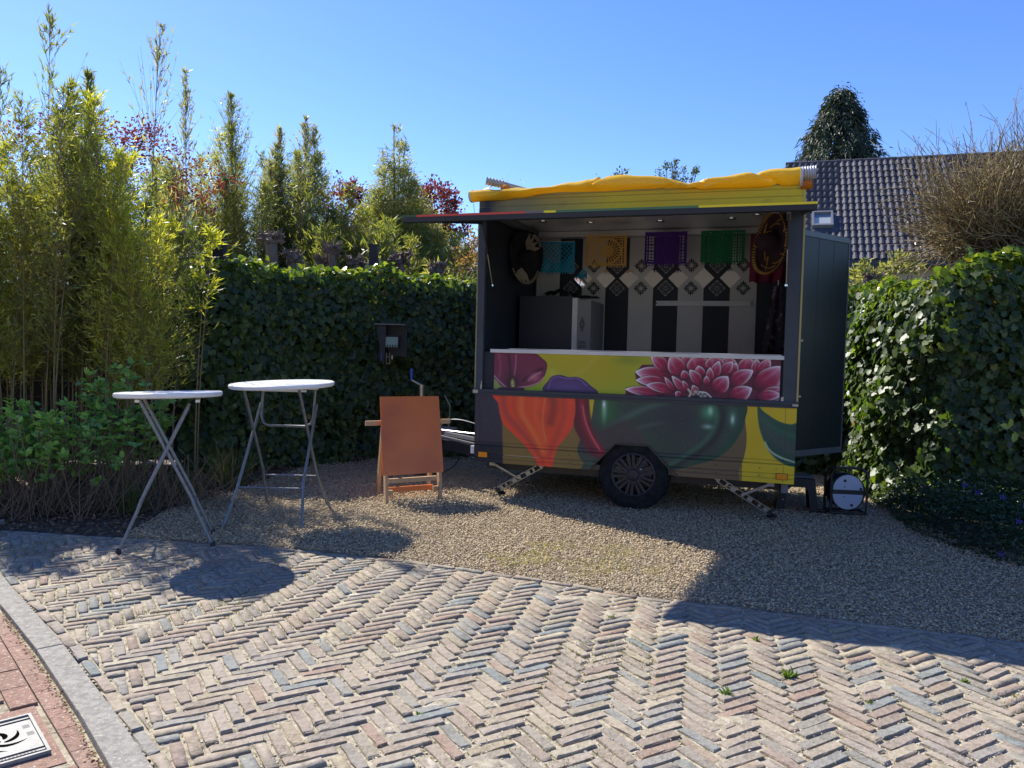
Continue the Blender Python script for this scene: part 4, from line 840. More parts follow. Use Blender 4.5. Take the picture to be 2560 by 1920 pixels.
me = bpy.data.meshes.new('fabric'); me.from_pydata(V, [], F); me.materials.append(M('lace pattern', (.02,.02,.03), .7, cols=[(.014,.016,.024),(.014,.016,.024),(.02,.022,.03),(.20,.19,.18)], scale=26)); link('fabric', me, sc)
MB().box(.02,.64,0,.24,.0,.004).obj('lining', navy_in, sc)
# rolled awning on the roof edge
aw = tthing('rolled_awning', 'rolled up bright yellow tarpaulin awning on the trailer roof edge', 'awning', (0,.03,3.0))
top = [(-.083,2.753),(.221,2.749),(.45,2.758),(.716,2.772),(.95,2.79),(1.10,2.808),(1.156,2.80),(1.20,2.822),(1.328,2.83),(1.514,2.825),(1.7,2.81),(1.85,2.80),(1.897,2.779),(2.06,2.723),(2.2,2.75),(2.391,2.773),(2.6,2.80),(2.70,2.80),(2.773,2.81),(2.9,2.825),(3.025,2.833)]
bot = [(-.083,2.633),(.167,2.643),(.628,2.675),(1.142,2.686),(1.586,2.690),(2.062,2.674),(2.549,2.668),(3.03,2.655)]
def interp(t_, x): return float(np.interp(x, [a for a, b in t_], [b for a, b in t_]))
N_, K_ = 220, 34; V = []
rr = np.random.default_rng(11)
for i in range(N_+1):
    u_ = -.083+3.108*i/N_; zt = interp(top, u_)+Z0-3.0+.004*math.sin(u_*23); zb = interp(bot, u_)+Z0-3.0; h_ = (zt-zb)/2; c_ = (zt+zb)/2
    dep = .075+.05*math.sin(u_*1.5+.6)**2
    tri = lambda q: abs((q/6.283) % 1*2-1)
    for k in range(K_):
        a = 2*math.pi*k/K_; ry = dep*(1+.08*math.sin(2*a+u_*2)); rz_ = h_
        cr_ = .030*(max(tri(u_*3.1+a*1.0+.4), tri(u_*2.2-a*1.0+2))-.75)+.022*(max(tri(u_*7.7-a*2.0), tri(u_*5.3+a*1.0))-.7)*math.sin(u_*1.7+.5)**2+.010*(tri(u_*19+a*3)-.5)*max(0, math.sin(u_*4.1))**2
        # long diagonal folds
        fo = -.030*math.exp(-((a-3.9-.5*math.sin(u_*1.7))/.16)**2)*(1 if u_ > .3 else 0)-.034*math.exp(-((u_-1.15-.10*math.sin(a))/.022)**2)*(a < 3.4)-.028*math.exp(-((u_-2.05-.18*math.cos(a))/.04)**2)-.022*math.exp(-((u_-2.74+.1*math.sin(a))/.03)**2)-.014*math.exp(-((u_-1.75-.2*math.cos(a))/.03)**2)
        s_ = 1 if u_ > .2 else max(0, (u_+.083)/.283)
        V.append((u_, -.02+(ry+(cr_+fo)*s_)*math.cos(a+math.pi), c_+(rz_+(cr_+fo)*s_)*math.sin(a)))
F = [(i*K_+k, i*K_+(k+1) % K_, (i+1)*K_+(k+1) % K_, (i+1)*K_+k) for i in range(N_) for k in range(K_)]+[tuple(range(K_))]
me = bpy.data.meshes.new('fabric'); me.from_pydata(V, [], F); me.update(); tarpm = M('yellow PVC tarpaulin', (.95,.71,.04), .34, col2=(.93,.67,.03), scale=5, bump=.05, bscale=14, trans=.40, tcol=(1.0,.88,.10), spec=.6, coat=.15); me.materials.append(tarpm)
for q in me.polygons: q.use_smooth = True
try: me.set_sharp_from_angle(angle=rad(24))
except Exception: pass
link('fabric', me, aw)
zc = (interp(top,-.08)+interp(bot,-.08))/2+Z0-3.0
MB().lathe([(.07,-.016),(.078,-.012),(.078,.010),(.07,.012)], 28, Matrix.Translation((-.088,-.02,zc)) @ Matrix.Rotation(rad(90), 4, 'Y') @ Matrix.Diagonal((.80,1.05,1,1))).obj('end_ring', white, aw, smooth=True)
def hose(a, b, r, n_, mat_):
    a = Vector(a); b = Vector(b); d = b-a; m_ = MB(); prof = []
    for i in range(n_*4+1): prof.append((r*(1+.10*math.cos(i*math.pi/2)), d.length*i/(n_*4)))
    prof += [(r*.85, d.length), (r*.8, d.length*.3)]
    m_.lathe(prof, 22, Matrix.Translation(a) @ d.to_track_quat('Z', 'Y').to_matrix().to_4x4()); return m_.obj('corrugated_hose', mat_, aw, smooth=True)
hosem = M('beige corrugated hose', (.52,.46,.36), .45, col2=(.38,.33,.26), scale=12); whose = M('white corrugated hose', (.62,.60,.57), .4)
hose((.25,.02,.165), (.07,-.05,.20), .038, 6, hosem); MB().tube([(.25,.02,.165),(.52,.16,.10)], .03, 12).obj('hose_sleeve', hosem, aw, smooth=True)
hose((3.03,.0,.145), (3.16,-.01,.15), .056, 6, whose)
MB().lathe([(.085,-.01),(.105,-.006),(.105,.012),(.085,.014)], 28, Matrix.Translation((3.035,-.01,.10)) @ Matrix.Rotation(rad(90), 4, 'Y') @ Matrix.Diagonal((.92,1,1,1))).obj('end_ring', white, aw, smooth=True)
MB().tube([(3.04,-.03,.035),(3.13,-.05,.035)], .04, 16, cap=False).obj('orange_sleeve', M('orange inner tarp', (.75,.22,.01), .4, trans=.3, tcol=(.9,.3,.01)), aw, smooth=True)
fl = MB(); fl.add([(.0,-.06,.10),(.10,-.05,.125),(.16,-.04,.16),(.09,.03,.155),(-.03,.0,.11)], [(0,1,2,3,4)]); fl.add([(.245,-.095,.06),(.30,-.10,.055),(.335,-.085,.10),(.30,-.06,.15),(.245,-.05,.16),(.24,-.085,.11)], [(0,1,2,3,4,5)]); fl.obj('loose_flap', MATS['orange inner tarp'], aw)
MB().tube([(3.06,-.06,.02),(3.065,-.05,-.13)], .003, 5).obj('tie_cord', steel, aw); MB().tube([(-.06,-.05,-.02),(-.05,-.04,-.12)], .003, 5).obj('tie_cord', steel, aw)
# ---------------- fence, ivy ----------------
fencem = M('dark stained fence board', (.010,.011,.016), .7, col2=(.016,.016,.022), scale=8, stretch=(1,1,12), bump=.1, bscale=40)
postm = M('black square post', (.005,.005,.008), .5, col2=(.016,.016,.024), scale=10)
fence_line = [(-8.3,8.2),(-6.3,9.3),(-3.68,9.75),(-1.94,10.75),(-.2,11.3),(1.6,11.35),(3.2,11.1),(4.75,10.4)]
fence = thing('garden_fence', 'dark stained board fence with black posts, showing behind the bamboo and above the ivy', 'fence', (fence_line[2][0], fence_line[2][1], 0))
fo = Vector((fence_line[2][0], fence_line[2][1], 0))
for i in range(len(fence_line)-1):
    a, b = Vector(fence_line[i]+(0,)), Vector(fence_line[i+1]+(0,)); n_ = 11; t = (b-a).normalized()
    for k in range(n_): MB(fo).bar(a+t*.06+Vector((0,0,.12+k*.195)), b-t*.06+Vector((0,0,.12+k*.195)), .022, .1935).obj('board', fencem, fence)
for i, (x, y) in enumerate(fence_line):
    z = 2.90 if i in (2, 3) else 2.3; o = MB(fo); o.box(x-.085 if i == 2 else x-.055, x+.075 if i == 2 else x+.055, y-.2, y-.09, 0, z); o.obj('post', postm, fence, bevel=.004)
    MB(fo).box(x-.09 if i == 2 else x-.06, x+.08 if i == 2 else x+.06, y-.205, y-.085, z, z+.012).obj('post_cap', postm, fence)
for i in (0, 1):
    a, b = Vector(fence_line[i]+(0,)), Vector(fence_line[i+1]+(0,)); MB(fo).bar(a+Vector((0,-.04,2.27)), b+Vector((0,-.04,2.27)), .05, .03).obj('top_rail', M('weathered pale rail', (.30,.29,.27), .6), fence)
ivycols = [(0.022,0.045,0.014),(0.036,0.066,0.018),(0.052,0.089,0.022),(0.031,0.059,0.018),(0.070,0.111,0.025),(0.042,0.075,0.019),(0.083,0.132,0.028),(0.139,0.180,0.028)]
ivym = leafmat('ivy leaf', ivycols, trans=.34, rough=.46, tcol=(3.2,3.3,.9), spec=.55); ivymo = leafmat('ivy leaf single', ivycols, rnd='obj', trans=.34, rough=.46, tcol=(3.2,3.3,.9), spec=.55)
ivysun = leafmat('sunlit young ivy leaf', [(.07,.13,.02),(.10,.17,.025),(.14,.21,.03),(.18,.23,.03),(.05,.10,.02)], trans=.45, rough=.3, tcol=(2.2,2.0,.8))  # paler young-leaf green also paints the sunlight along the hedge top
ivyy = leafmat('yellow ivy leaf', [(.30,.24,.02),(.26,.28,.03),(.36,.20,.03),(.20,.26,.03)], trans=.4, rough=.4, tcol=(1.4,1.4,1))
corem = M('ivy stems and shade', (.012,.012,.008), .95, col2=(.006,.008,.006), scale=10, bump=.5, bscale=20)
ivy_tmpl = []
for k in range(5):
    T, F_ = LS['ivy']; rr_ = np.random.default_rng(k); V = T.copy()+rr_.normal(0, .035, T.shape); V[0] = 0; ivy_tmpl.append(mesh_np('leaf', V, F_[0], ivymo))
def hedge(label, line, H, depth, dens, lsz, showf, origin):
    t = thing('ivy_hedge', label, 'ivy hedge', origin); og = Vector(origin)
    pts = [Vector(p) for p in line]; seg = [(pts[i+1]-pts[i]).length for i in range(len(pts)-1)]; cum = np.concatenate([[0], np.cumsum(seg)]); tot = cum[-1]
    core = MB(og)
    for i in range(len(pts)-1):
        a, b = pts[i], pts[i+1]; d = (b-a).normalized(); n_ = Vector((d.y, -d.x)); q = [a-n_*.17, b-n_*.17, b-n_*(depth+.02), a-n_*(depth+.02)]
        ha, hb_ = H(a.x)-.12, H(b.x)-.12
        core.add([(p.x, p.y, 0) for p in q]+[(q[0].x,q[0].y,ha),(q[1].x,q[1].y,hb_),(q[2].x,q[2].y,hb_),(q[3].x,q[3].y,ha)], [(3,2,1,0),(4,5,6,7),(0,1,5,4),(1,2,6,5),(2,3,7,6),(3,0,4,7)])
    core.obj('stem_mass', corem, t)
    n = int(tot*2.5*dens); s_ = rng.uniform(0, tot, n); idx = np.clip(np.searchsorted(cum, s_, side='right')-1, 0, len(seg)-1)
    PA = np.array([(p.x, p.y) for p in pts]); A_ = PA[idx]; B_ = PA[idx+1]; f = ((s_-cum[idx])/np.array(seg)[idx])[:, None]; base = A_*(1-f)+B_*f; d = norm(B_-A_); nn = np.stack([d[:, 1], -d[:, 0]], 1)
    Hs = np.array([H(x) for x in base[:, 0]]); prof = rng.uniform(0, 1, n); htot = Hs+depth; h = prof*htot
    front = h < Hs; z = np.where(front, h, Hs); back = np.where(front, 0, h-Hs)
    bulge = .07*np.sin(s_*1.9+z*1.3)+.05*np.sin(s_*4.7-z*3.9)+.04*np.sin(z*7.3+s_*.8)+rng.uniform(-.08, .07, n)
    topr = np.clip((z-(Hs-.25))/.25, 0, 1)
    bulge = np.maximum(bulge, -.10+rng.uniform(-.02,.03,n)); off_ = bulge-.06*topr**2; bz = .05*np.sin(s_*3.1)+.035*np.sin(s_*7.7+1)+rng.normal(0, .035, n)
    z2 = np.where(front, z+bz*topr, Hs+bz+.01)
    Pt = np.stack([base[:, 0]+nn[:, 0]*(off_-back), base[:, 1]+nn[:, 1]*(off_-back), np.maximum(z2, .02)], 1)
    up = np.where(front, .35+.9*topr, 1.6)[:, None]
    N = norm(np.concatenate([nn*np.where(front, 1, .25)[:, None], up], 1)+rng.normal(0, .38, (n, 3)))
    D = norm(np.stack([rng.normal(0,.6,n), rng.normal(0,.3,n), np.where(front, -1, rng.normal(0,.5,n))], 1)+np.concatenate([nn*.3, np.zeros((n,1))], 1))
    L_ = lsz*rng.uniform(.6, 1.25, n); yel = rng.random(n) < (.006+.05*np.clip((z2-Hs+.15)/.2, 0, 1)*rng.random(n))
    big = np.where(front & (L_ > lsz*1.05) & showf(Pt) & (bulge > .0) & ~yel)[0][:300]; isbig = np.zeros(n, bool); isbig[big] = True
    for i in big:
        Dv = Vector(D[i]); Sv = Dv.cross(Vector(N[i])).normalized(); Nv = Sv.cross(Dv); L0 = L_[i]
        m = Matrix(((Dv.x*L0, Sv.x*L0, Nv.x*L0, Pt[i][0]-og.x), (Dv.y*L0, Sv.y*L0, Nv.y*L0, Pt[i][1]-og.y), (Dv.z*L0, Sv.z*L0, Nv.z*L0, Pt[i][2]-og.z), (0,0,0,1)))
        o = link('leaf', random.choice(ivy_tmpl), t, mtx=m)
    sunlit_yng = ~isbig & ~yel & (rng.random(n) < .75*np.clip((z2-Hs+.22)/.22, 0, 1)); k = sunlit_yng; leaves('sunlit_young_leaves', Pt[k], D[k], norm(N[k]+rng.normal(0,.3,(k.sum(),3))), L_[k]*.9, L_[k]*.85, 'ivy', ivysun, t, origin=tuple(og))
    k = ~isbig & ~yel & ~sunlit_yng; leaves('ivy_leaves', Pt[k], D[k], N[k], L_[k], L_[k]*.95, 'ivy', ivym, t, origin=tuple(og))
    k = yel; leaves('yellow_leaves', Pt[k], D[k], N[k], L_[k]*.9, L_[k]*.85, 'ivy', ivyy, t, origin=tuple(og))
    return t
hl_ = [(-3.95,9.15),(-3.3,9.25),(-1.98,10.25),(-.3,10.8),(1.6,10.9),(3.15,10.6),(4.30,9.75),(4.9,9.3)]
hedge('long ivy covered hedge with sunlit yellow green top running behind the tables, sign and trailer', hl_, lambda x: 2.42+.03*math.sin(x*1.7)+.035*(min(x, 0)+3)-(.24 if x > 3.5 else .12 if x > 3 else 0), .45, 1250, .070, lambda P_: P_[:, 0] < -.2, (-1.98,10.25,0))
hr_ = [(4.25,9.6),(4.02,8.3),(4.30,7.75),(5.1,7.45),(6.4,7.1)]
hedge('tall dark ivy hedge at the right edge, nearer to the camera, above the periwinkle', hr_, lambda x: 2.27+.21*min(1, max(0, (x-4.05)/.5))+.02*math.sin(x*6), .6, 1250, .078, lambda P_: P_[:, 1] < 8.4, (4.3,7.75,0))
# ---------------- bamboo ----------------
canem = M('bamboo cane', rough=.45, cols=[(.20,.15,.06),(.26,.17,.06),(.16,.15,.06),(.30,.20,.08)], rnd='obj')
def bcols(k): return {'yellow': [(0.216,0.265,0.052),(0.288,0.322,0.061),(0.376,0.364,0.069),(0.174,0.237,0.052),(0.433,0.391,0.087)], 'dark': [(0.050,0.084,0.035),(0.071,0.104,0.043),(0.101,0.126,0.043),(0.057,0.084,0.052)],
                     'olive': [(0.101,0.141,0.052),(0.159,0.181,0.061),(0.202,0.210,0.069),(0.087,0.119,0.052)], 'grey': [(0.174,0.196,0.140),(0.246,0.251,0.174),(0.145,0.168,0.122),(0.303,0.279,0.191)], 'light': [(0.202,0.237,0.087),(0.288,0.308,0.122),(0.362,0.350,0.156),(0.145,0.181,0.069)]}[k]
def bamboo(x, y, hgt, ncane, spread, nb, kind, label, group=None, lsz=.085, zmin=.18, lpb=8, lean=(0,0), name='bamboo', taper=False, width=1., nstem=None, trans=.42, scat=.5, el0=.45):
    t = thing(name, label, 'bamboo', (x, y, 0), group=group); og = np.array((x, y, 0.)); PP = []; DD = []; TA_ = []; TB_ = []
    lm = leafmat('bamboo leaf '+kind, bcols(kind), trans=trans, rough=.4, tcol=(3.0,2.8,.9))
    for c in range(ncane):
        bx, by = rng.normal(0, spread*.5, 2); H_ = hgt*(rng.uniform(.72, 1.0) if c else 1); lx, ly = rng.normal(0, .018 if taper else .05, 2)*H_+np.array(lean)*H_
        zs = np.linspace(0, 1, 9); cx = bx+lx*zs**2; cy = by+ly*zs**2; pts = [(cx[i], cy[i], H_*zs[i]) for i in range(9)]
        if nstem is None or c < nstem: MB().tube(pts, [max(.0025, .011*(1-.8*z)) for z in zs], 5).obj('cane', canem, t)
        k = int(nb*H_/hgt); u_ = rng.uniform(0, 1, k)**.85*(1-zmin)+zmin; a = rng.uniform(0, 6.283, k)
        o = np.stack([bx+lx*u_**2, by+ly*u_**2, H_*u_], 1); wl = (np.clip((1.03-u_)*2.6, .08, 1) if taper else np.clip((1.06-u_)*3.5, .25, 1))*rng.uniform(.12, .62, k)*width
        el = rng.uniform(el0, el0+.5, k)+(.25*u_); dr_ = np.stack([np.cos(a)*np.cos(el), np.sin(a)*np.cos(el), np.sin(el)], 1); tip = o+dr_*wl[:, None]; TA_.append(o); TB_.append(tip)
        s_ = rng.uniform(.25, 1.05, (k, lpb, 1)); PP.append((o[:, None]+(tip-o)[:, None]*s_).reshape(-1, 3)); d = dr_[:, None]*.9+rng.normal(0, scat, (k, lpb, 3)); d[..., 2] -= .1; DD.append(d.reshape(-1, 3))
    PP = np.concatenate(PP); DD = norm(np.concatenate(DD)); n = len(PP); L_ = lsz*rng.uniform(.6, 1.3, n)
    leaves('foliage', PP, DD, rv(n), L_, L_*.15, 'lance', lm, t)
    twigs('twigs', np.concatenate(TA_), np.concatenate(TB_), .0022, .001, canem, t, kind='stuff')
    return t
rb = random.Random(5)
G = 'bamboo in the dense stand at the left'
for i in range(32):
    x = -6.4+i*.105+rb.uniform(-.1, .1) if i % 2 else -6.1+rb.random()*2.6; y = 7.9+rb.uniform(-.3, 1.0)
    x = -3.88-(31-i)*.10+rb.uniform(-.1,.1); hz_ = 3.55+rb.uniform(-.3, .4)-(.5 if x > -4.2 else 0)-(.5 if x > -3.9 else 0)
    kd = rb.choice(['yellow','yellow','yellow','olive'] if i % 6 else ['dark'])
    bamboo(x, y, hz_, 3, .28, 165, kd, {'yellow': 'sunlit yellow green bamboo in the dense stand left of the tables', 'olive': 'olive green bamboo in the dense stand left of the tables', 'dark': 'dark green bamboo clump within the yellow green stand'}[kd], G, zmin=.31, lpb=11, lsz=.08)
SP = dict(taper=True, scat=.28, el0=.75)
bamboo(-5.15, 8.5, 5.02, 1, .01, 30, 'olive', 'tallest thin bamboo sprig rising bare above the stand at far left', None, .10, zmin=.70, lpb=9, lean=(.004,0), width=2.5, **SP)
bamboo(-5.75, 8.6, 4.55, 1, .01, 34, 'olive', 'short leaning bamboo sprig at the left picture edge above the stand', None, .10, zmin=.72, lpb=8, width=1.8, **SP)
bamboo(-4.15, 8.7, 5.0, 1, .01, 46, 'grey', 'tall sparse bamboo sprig spreading against the sky right of the first tall one', None, .09, zmin=.66, lpb=8, width=2.6, **SP)
bamboo(-4.75, 8.6, 4.45, 2, .1, 110, 'olive', 'leafy bamboo top poking above the stand between the two tall sprigs', None, .10, zmin=.5, lpb=9, width=1.3, **SP)
bamboo(-4.15, 9.7, 4.85, 2, .25, 110, 'grey', 'pale feathery bamboo plume fading behind the second tall sprig', None, .08, zmin=.5, lpb=8, width=1.5, **SP)
bamboo(-3.50, 8.55, 2.7, 2, .08, 26, 'yellow', 'yellow bamboo shoots arching in front of the left black fence post', None, .12, zmin=.82, lpb=7, lean=(.09,-.02), width=1.0)
# behind the hedge
B = [(-4.1,11.0,5.0,3,.3,300,'olive','tall dark feathery bamboo plume, the highest behind the left fence post',1.5,True),(-3.75,11.6,4.2,5,.5,200,'grey','short grey green bamboo right of the highest plume',1.0,True),
     (-3.74,11.9,4.75,3,.15,260,'grey','pale slender bamboo plume leaning right above the hedge',1.3,True),(-3.26,12,4.95,3,.15,280,'grey','thin wispy bamboo plume, rightmost of the pale ones',1.2,True),
     (-4.7,10.9,4.0,5,.6,190,'olive','rounded bamboo mass between the stand and the tall plume',1.0,False),(-3.5,11.2,3.7,6,.6,190,'dark','dark green bamboo mass above the left part of the hedge',1.0,False),
     (-2.95,11.5,3.55,6,.6,190,'olive','olive bamboo mass behind the knobbly pollards',1.0,False),(-2.3,11.6,3.1,6,.6,190,'dark','low dark bamboo behind the second fence post',1.0,False)]
KF = 1.24
for x, y, h_, nc, sp_, nb_, kd, lb, wd, tp in B: bamboo(x*KF, y*KF, 1.5+(h_-1.5)*KF, nc, sp_, nb_, kd, lb, 'bamboo behind the ivy hedge', .085, zmin=.35, lpb=11, taper=tp, width=wd*1.7 if tp else wd*1.2, scat=.35 if tp else .5, el0=.7 if tp else .5)
for i in range(26):
    x = -5.4+i*.21; y = 12.1+rb.uniform(-.6, .6); h_ = (4.4 if x < -3.9 else 4.3 if x < -2.9 else 3.75 if x < -2.2 else 3.2)+rb.uniform(-.35, .25)
    bamboo(x*1.2, y*1.2, 1.5+(max(2.8, h_)-1.5)*1.2, 5, .6, 190, rb.choice(['olive','dark','olive','light']), 'bushy green bamboo in the back row beyond the ivy hedge', 'back row of bamboo', .095, zmin=.3, lpb=8, nstem=1, width=1.2)
bamboo(-2.35, 13.2, 3.55, 6, .45, 130, 'olive', 'pale broad leaved bamboo with long leaves in front of the cone shaped tree', None, .17, zmin=.3, lpb=6, width=1.3)
bamboo(-3.15, 13.2, 3.5, 5, .45, 100, 'olive', 'broad leaved pale bamboo left of the cone shaped tree', None, .17, zmin=.35, lpb=6, width=1.3)
bamboo(-1.1, 12.0, 2.75, 5, .4, 70, 'light', 'low broad leaved bamboo beneath the tip of the open hatch', None, .17, zmin=.4, lpb=5)
# ---------------- trees ----------------
bark = M('grey brown bark', (.10,.08,.065), .9, col2=(.16,.13,.10), scale=14, bump=.7, bscale=40)
def crown_tree(name, label, cat, x, y, trunk_h, blobs, n, lsz, cols, matn, trans=.35, wratio=.5, drop=0, shape='oval', br=26, tcol=(2.0,1.9,.8), r0_=.09):
    t = thing(name, label, cat, (x, y, 0)); tb = MB(); tb.tube([(0,0,0),(.03,.02,trunk_h*.5),(0,0,trunk_h)], [r0_,r0_*.8,r0_*.55], 8); tb.obj('trunk', bark, t, smooth=True)
    A_ = []; B_ = []; PP = []; DD = []
    w_ = np.array([b[3]*b[4]*b[5] for b in blobs]); w_ = w_/w_.sum()
    for b, ww in zip(blobs, w_):
        k = int(n*ww); clus = max(8, k//26); cc = rv(clus)*rng.uniform(.35, 1.0, (clus, 1))**.6*np.array(b[3:6])+np.array(b[:3]); ci = rng.integers(0, clus, k)
        PP.append(cc[ci]+rng.normal(0, .28, (k, 3))*np.array(b[3:6])*.42); DD.append(norm(PP[-1]-np.array(b[:3]))+rng.normal(0, .6, (k, 3))-np.array((0,0,drop)))
        m_ = max(4, int(br*ww)); cs = cc[rng.integers(0, clus, m_)]; A_.append(np.tile((0,0,trunk_h*.9), (m_, 1))*1.); B_.append(cs)
    PP = np.concatenate(PP); DD = norm(np.concatenate(DD)); nn_ = len(PP); L_ = lsz*rng.uniform(.6, 1.3, nn_)
    lm = leafmat(matn, cols, trans=trans, tcol=tcol, rough=.5); leaves('crown', PP, DD, rv(nn_), L_, L_*wratio, shape, lm, t)
    twigs('branches', np.concatenate(A_), np.concatenate(B_), .02, .006, bark, t, kind='stuff'); return t
redc = [(.10,.018,.03),(.16,.025,.04),(.22,.04,.05),(.07,.015,.03),(.28,.07,.06)]
crown_tree('maple_tree', 'open red leaved tree showing on both sides of the cone shaped tree', 'tree', -2.5, 16.6, 2.6, [(-1.15,0,4.3,.5,.5,.75),(.75,0,4.4,.55,.6,.75),(1.1,0,3.5,.55,.5,.7),(0,0,3.8,1.0,.6,.8)], 15000, .07, redc, 'red leaf')
crown_tree('maple_tree', 'dull red tree just visible through the top of the bamboo stand', 'tree', -6.3, 11.5, 3.0, [(0,0,4.4,1.2,.6,.55),(.9,0,4.1,.7,.6,.6),(-1,0,4.1,.9,.6,.7),(1.6,0,4.0,.6,.5,.5)], 3800, .05, redc, 'red leaf')
crown_tree('cypress_tree', 'narrow cone shaped yellow green tree behind the hedge left of the hatch', 'tree', -2.35, 15.2, 1.8, [(.05,0,3.2,1.0,.55,.8),(.02,0,3.8,.85,.5,.6),(.0,0,4.3,.66,.4,.5),(-.03,0,4.75,.46,.3,.5),(-.03,0,5.2,.30,.2,.45),(-.03,0,5.6,.15,.12,.28),(.4,0,3.0,.7,.4,.9)], 52000, .075, bcols('light'), 'olive needle', wratio=.22, shape='lance', trans=.45)
crown_tree('shrub', 'orange brown autumnal shrub seen under the open hatch beside the trailer', 'shrub', -.62, 13.4, 1.4, [(0,0,3.0,.45,.4,.6),(.25,0,2.6,.5,.4,.4),(-.3,0,2.5,.4,.4,.4)], 4200, .05, [(.30,.15,.06),(.38,.22,.10),(.26,.2,.08),(.45,.3,.18)], 'orange leaf')
crown_tree('blossom_tree', 'bare pale twigged tree by the left edge of the trailer', 'tree', -.1, 15, 2.2, [(0,0,3.9,.7,.5,.8),(.1,0,3.0,.8,.5,.6)], 1500, .035, [(.30,.25,.22),(.36,.30,.27),(.24,.2,.16)], 'pale bud', br=420)
crown_tree('garden_bush', 'green bush behind the ivy by the trailer edge under the orange shrub', 'shrub', -.75, 11.9, 1.0, [(0,0,2.25,.7,.4,.5),(.5,0,2.2,.5,.4,.5)], 5000, .07, bcols('dark'), 'garden leaf', wratio=.25)
crown_tree('garden_bush', 'small light shrub between the ivy and the house wall at the right', 'shrub', 5.15, 11.2, 1.0, [(0,0,2.6,.4,.3,.35),(.4,0,2.75,.3,.3,.3)], 1600, .09, bcols('light'), 'light garden leaf', wratio=.3)
for x, y, h_, nm in ((2.05,16,5.35,'small leafy treetop peeping over the awning, left of the two'),(4.05,20,6.6,'sparse twiggy treetop peeping over the middle of the awning')):
    crown_tree('tree', nm, 'tree', x, y, h_*.6, [(0,0,h_-.5,.45,.3,.45),(.5,0,h_-.6,.3,.3,.3)], 900, .06, bcols('dark'), 'garden leaf', br=120)
# conifer
cx, cy = 13.2, 32.0; con = thing('conifer_tree', 'tall dark drooping conifer behind the tiled roof', 'conifer', (cx, cy, 0))
MB().tube([(0,0,0),(.1,0,6.5),(.05,0,12.3)], [.3,.18,.04], 8).obj('trunk', bark, con, smooth=True)
PP = []; DD = []; AA = []; BB = []
for i in range(300):
    z = rng.uniform(6.6, 12.5); R_c = 2.95*min(1, (12.9-z)/4.6)**.85*rng.uniform(.62, 1.12)+.08; a = rng.uniform(0, 6.283); k = 85; s_ = np.sqrt(rng.uniform(.04, 1, k))
    px = np.cos(a)*R_c*s_; py = np.sin(a)*R_c*s_; pz = z+.45*s_-1.15*s_**2+rng.normal(0, .05, k); q = np.stack([px, py, pz], 1)+rng.normal(0, .10, (k, 3)); PP.append(q)
    d = np.stack([np.full(k, math.cos(a)*.5), np.full(k, math.sin(a)*.5), np.full(k, -.9)], 1)+rng.normal(0, .45, (k, 3)); DD.append(d); AA.append((0.05,0,z)); BB.append((math.cos(a)*R_c*.9, math.sin(a)*R_c*.9, z-.35))
PP = np.concatenate(PP); DD = norm(np.concatenate(DD)); n = len(PP); leaves('crown', PP, DD, rv(n), rng.uniform(.16,.40,n), rng.uniform(.03,.07,n), 'lance', leafmat('conifer spray', [(0.020,0.044,0.031),(0.034,0.060,0.037),(0.051,0.076,0.043),(0.085,0.093,0.051)], trans=.15, rough=.6), con)
twigs('branches', np.array(AA), np.array(BB), .04, .012, bark, con, kind='stuff')
# pollarded trunks
knob = M('knobbly pollard bark', (.24,.175,.135), .9, col2=(.12,.085,.065), scale=9, bump=.9, bscale=30)
def blob_mesh(parts, seed):
    import bmesh
    r = random.Random(seed); bm = bmesh.new()
    for (x, y, z, s_) in parts:
        ret = bmesh.ops.create_icosphere(bm, subdivisions=2, radius=s_, matrix=Matrix.Translation((x, y, z)))
        for v in ret['verts']:
            d = v.co-Vector((x, y, z)); v.co += d*(.28*math.sin(d.x*60/s_*.1+seed)+.22*math.sin(d.z*45/s_*.1+2*seed)+r.uniform(-.18, .18))
    me = bpy.data.meshes.new('knob_head'); bm.to_mesh(me); bm.free(); me.materials.append(knob); return me
POL = [(-3.33,10.55,2.92,.15,'thick pollarded trunk with a fist like head, right beside the left fence post',.08),(-3.05,10.6,2.70,.13,'knobbly pollard head just right of the tallest pollard',.05),(-2.55,10.75,2.82,.12,'leaning knobbly pollard head, middle of the row',.05),
       (-2.25,10.8,2.66,.12,'small knobbly pollard head left of a wider one',.05),(-2.72,10.9,2.68,.09,'low knobbly stub sunk in the ivy top',.04),(-2.08,10.95,2.62,.16,'wide knobbly pollard head left of the second fence post',.05),
       (-1.65,11.1,2.76,.14,'knobbly pollard head right of the second fence post',.05),(-1.12,11.25,2.66,.13,'knobbly pollard head nearest the trailer',.05),(5.05,10.9,2.62,.12,'small knobbly pollard head beside the house wall right of the trailer',.05)]
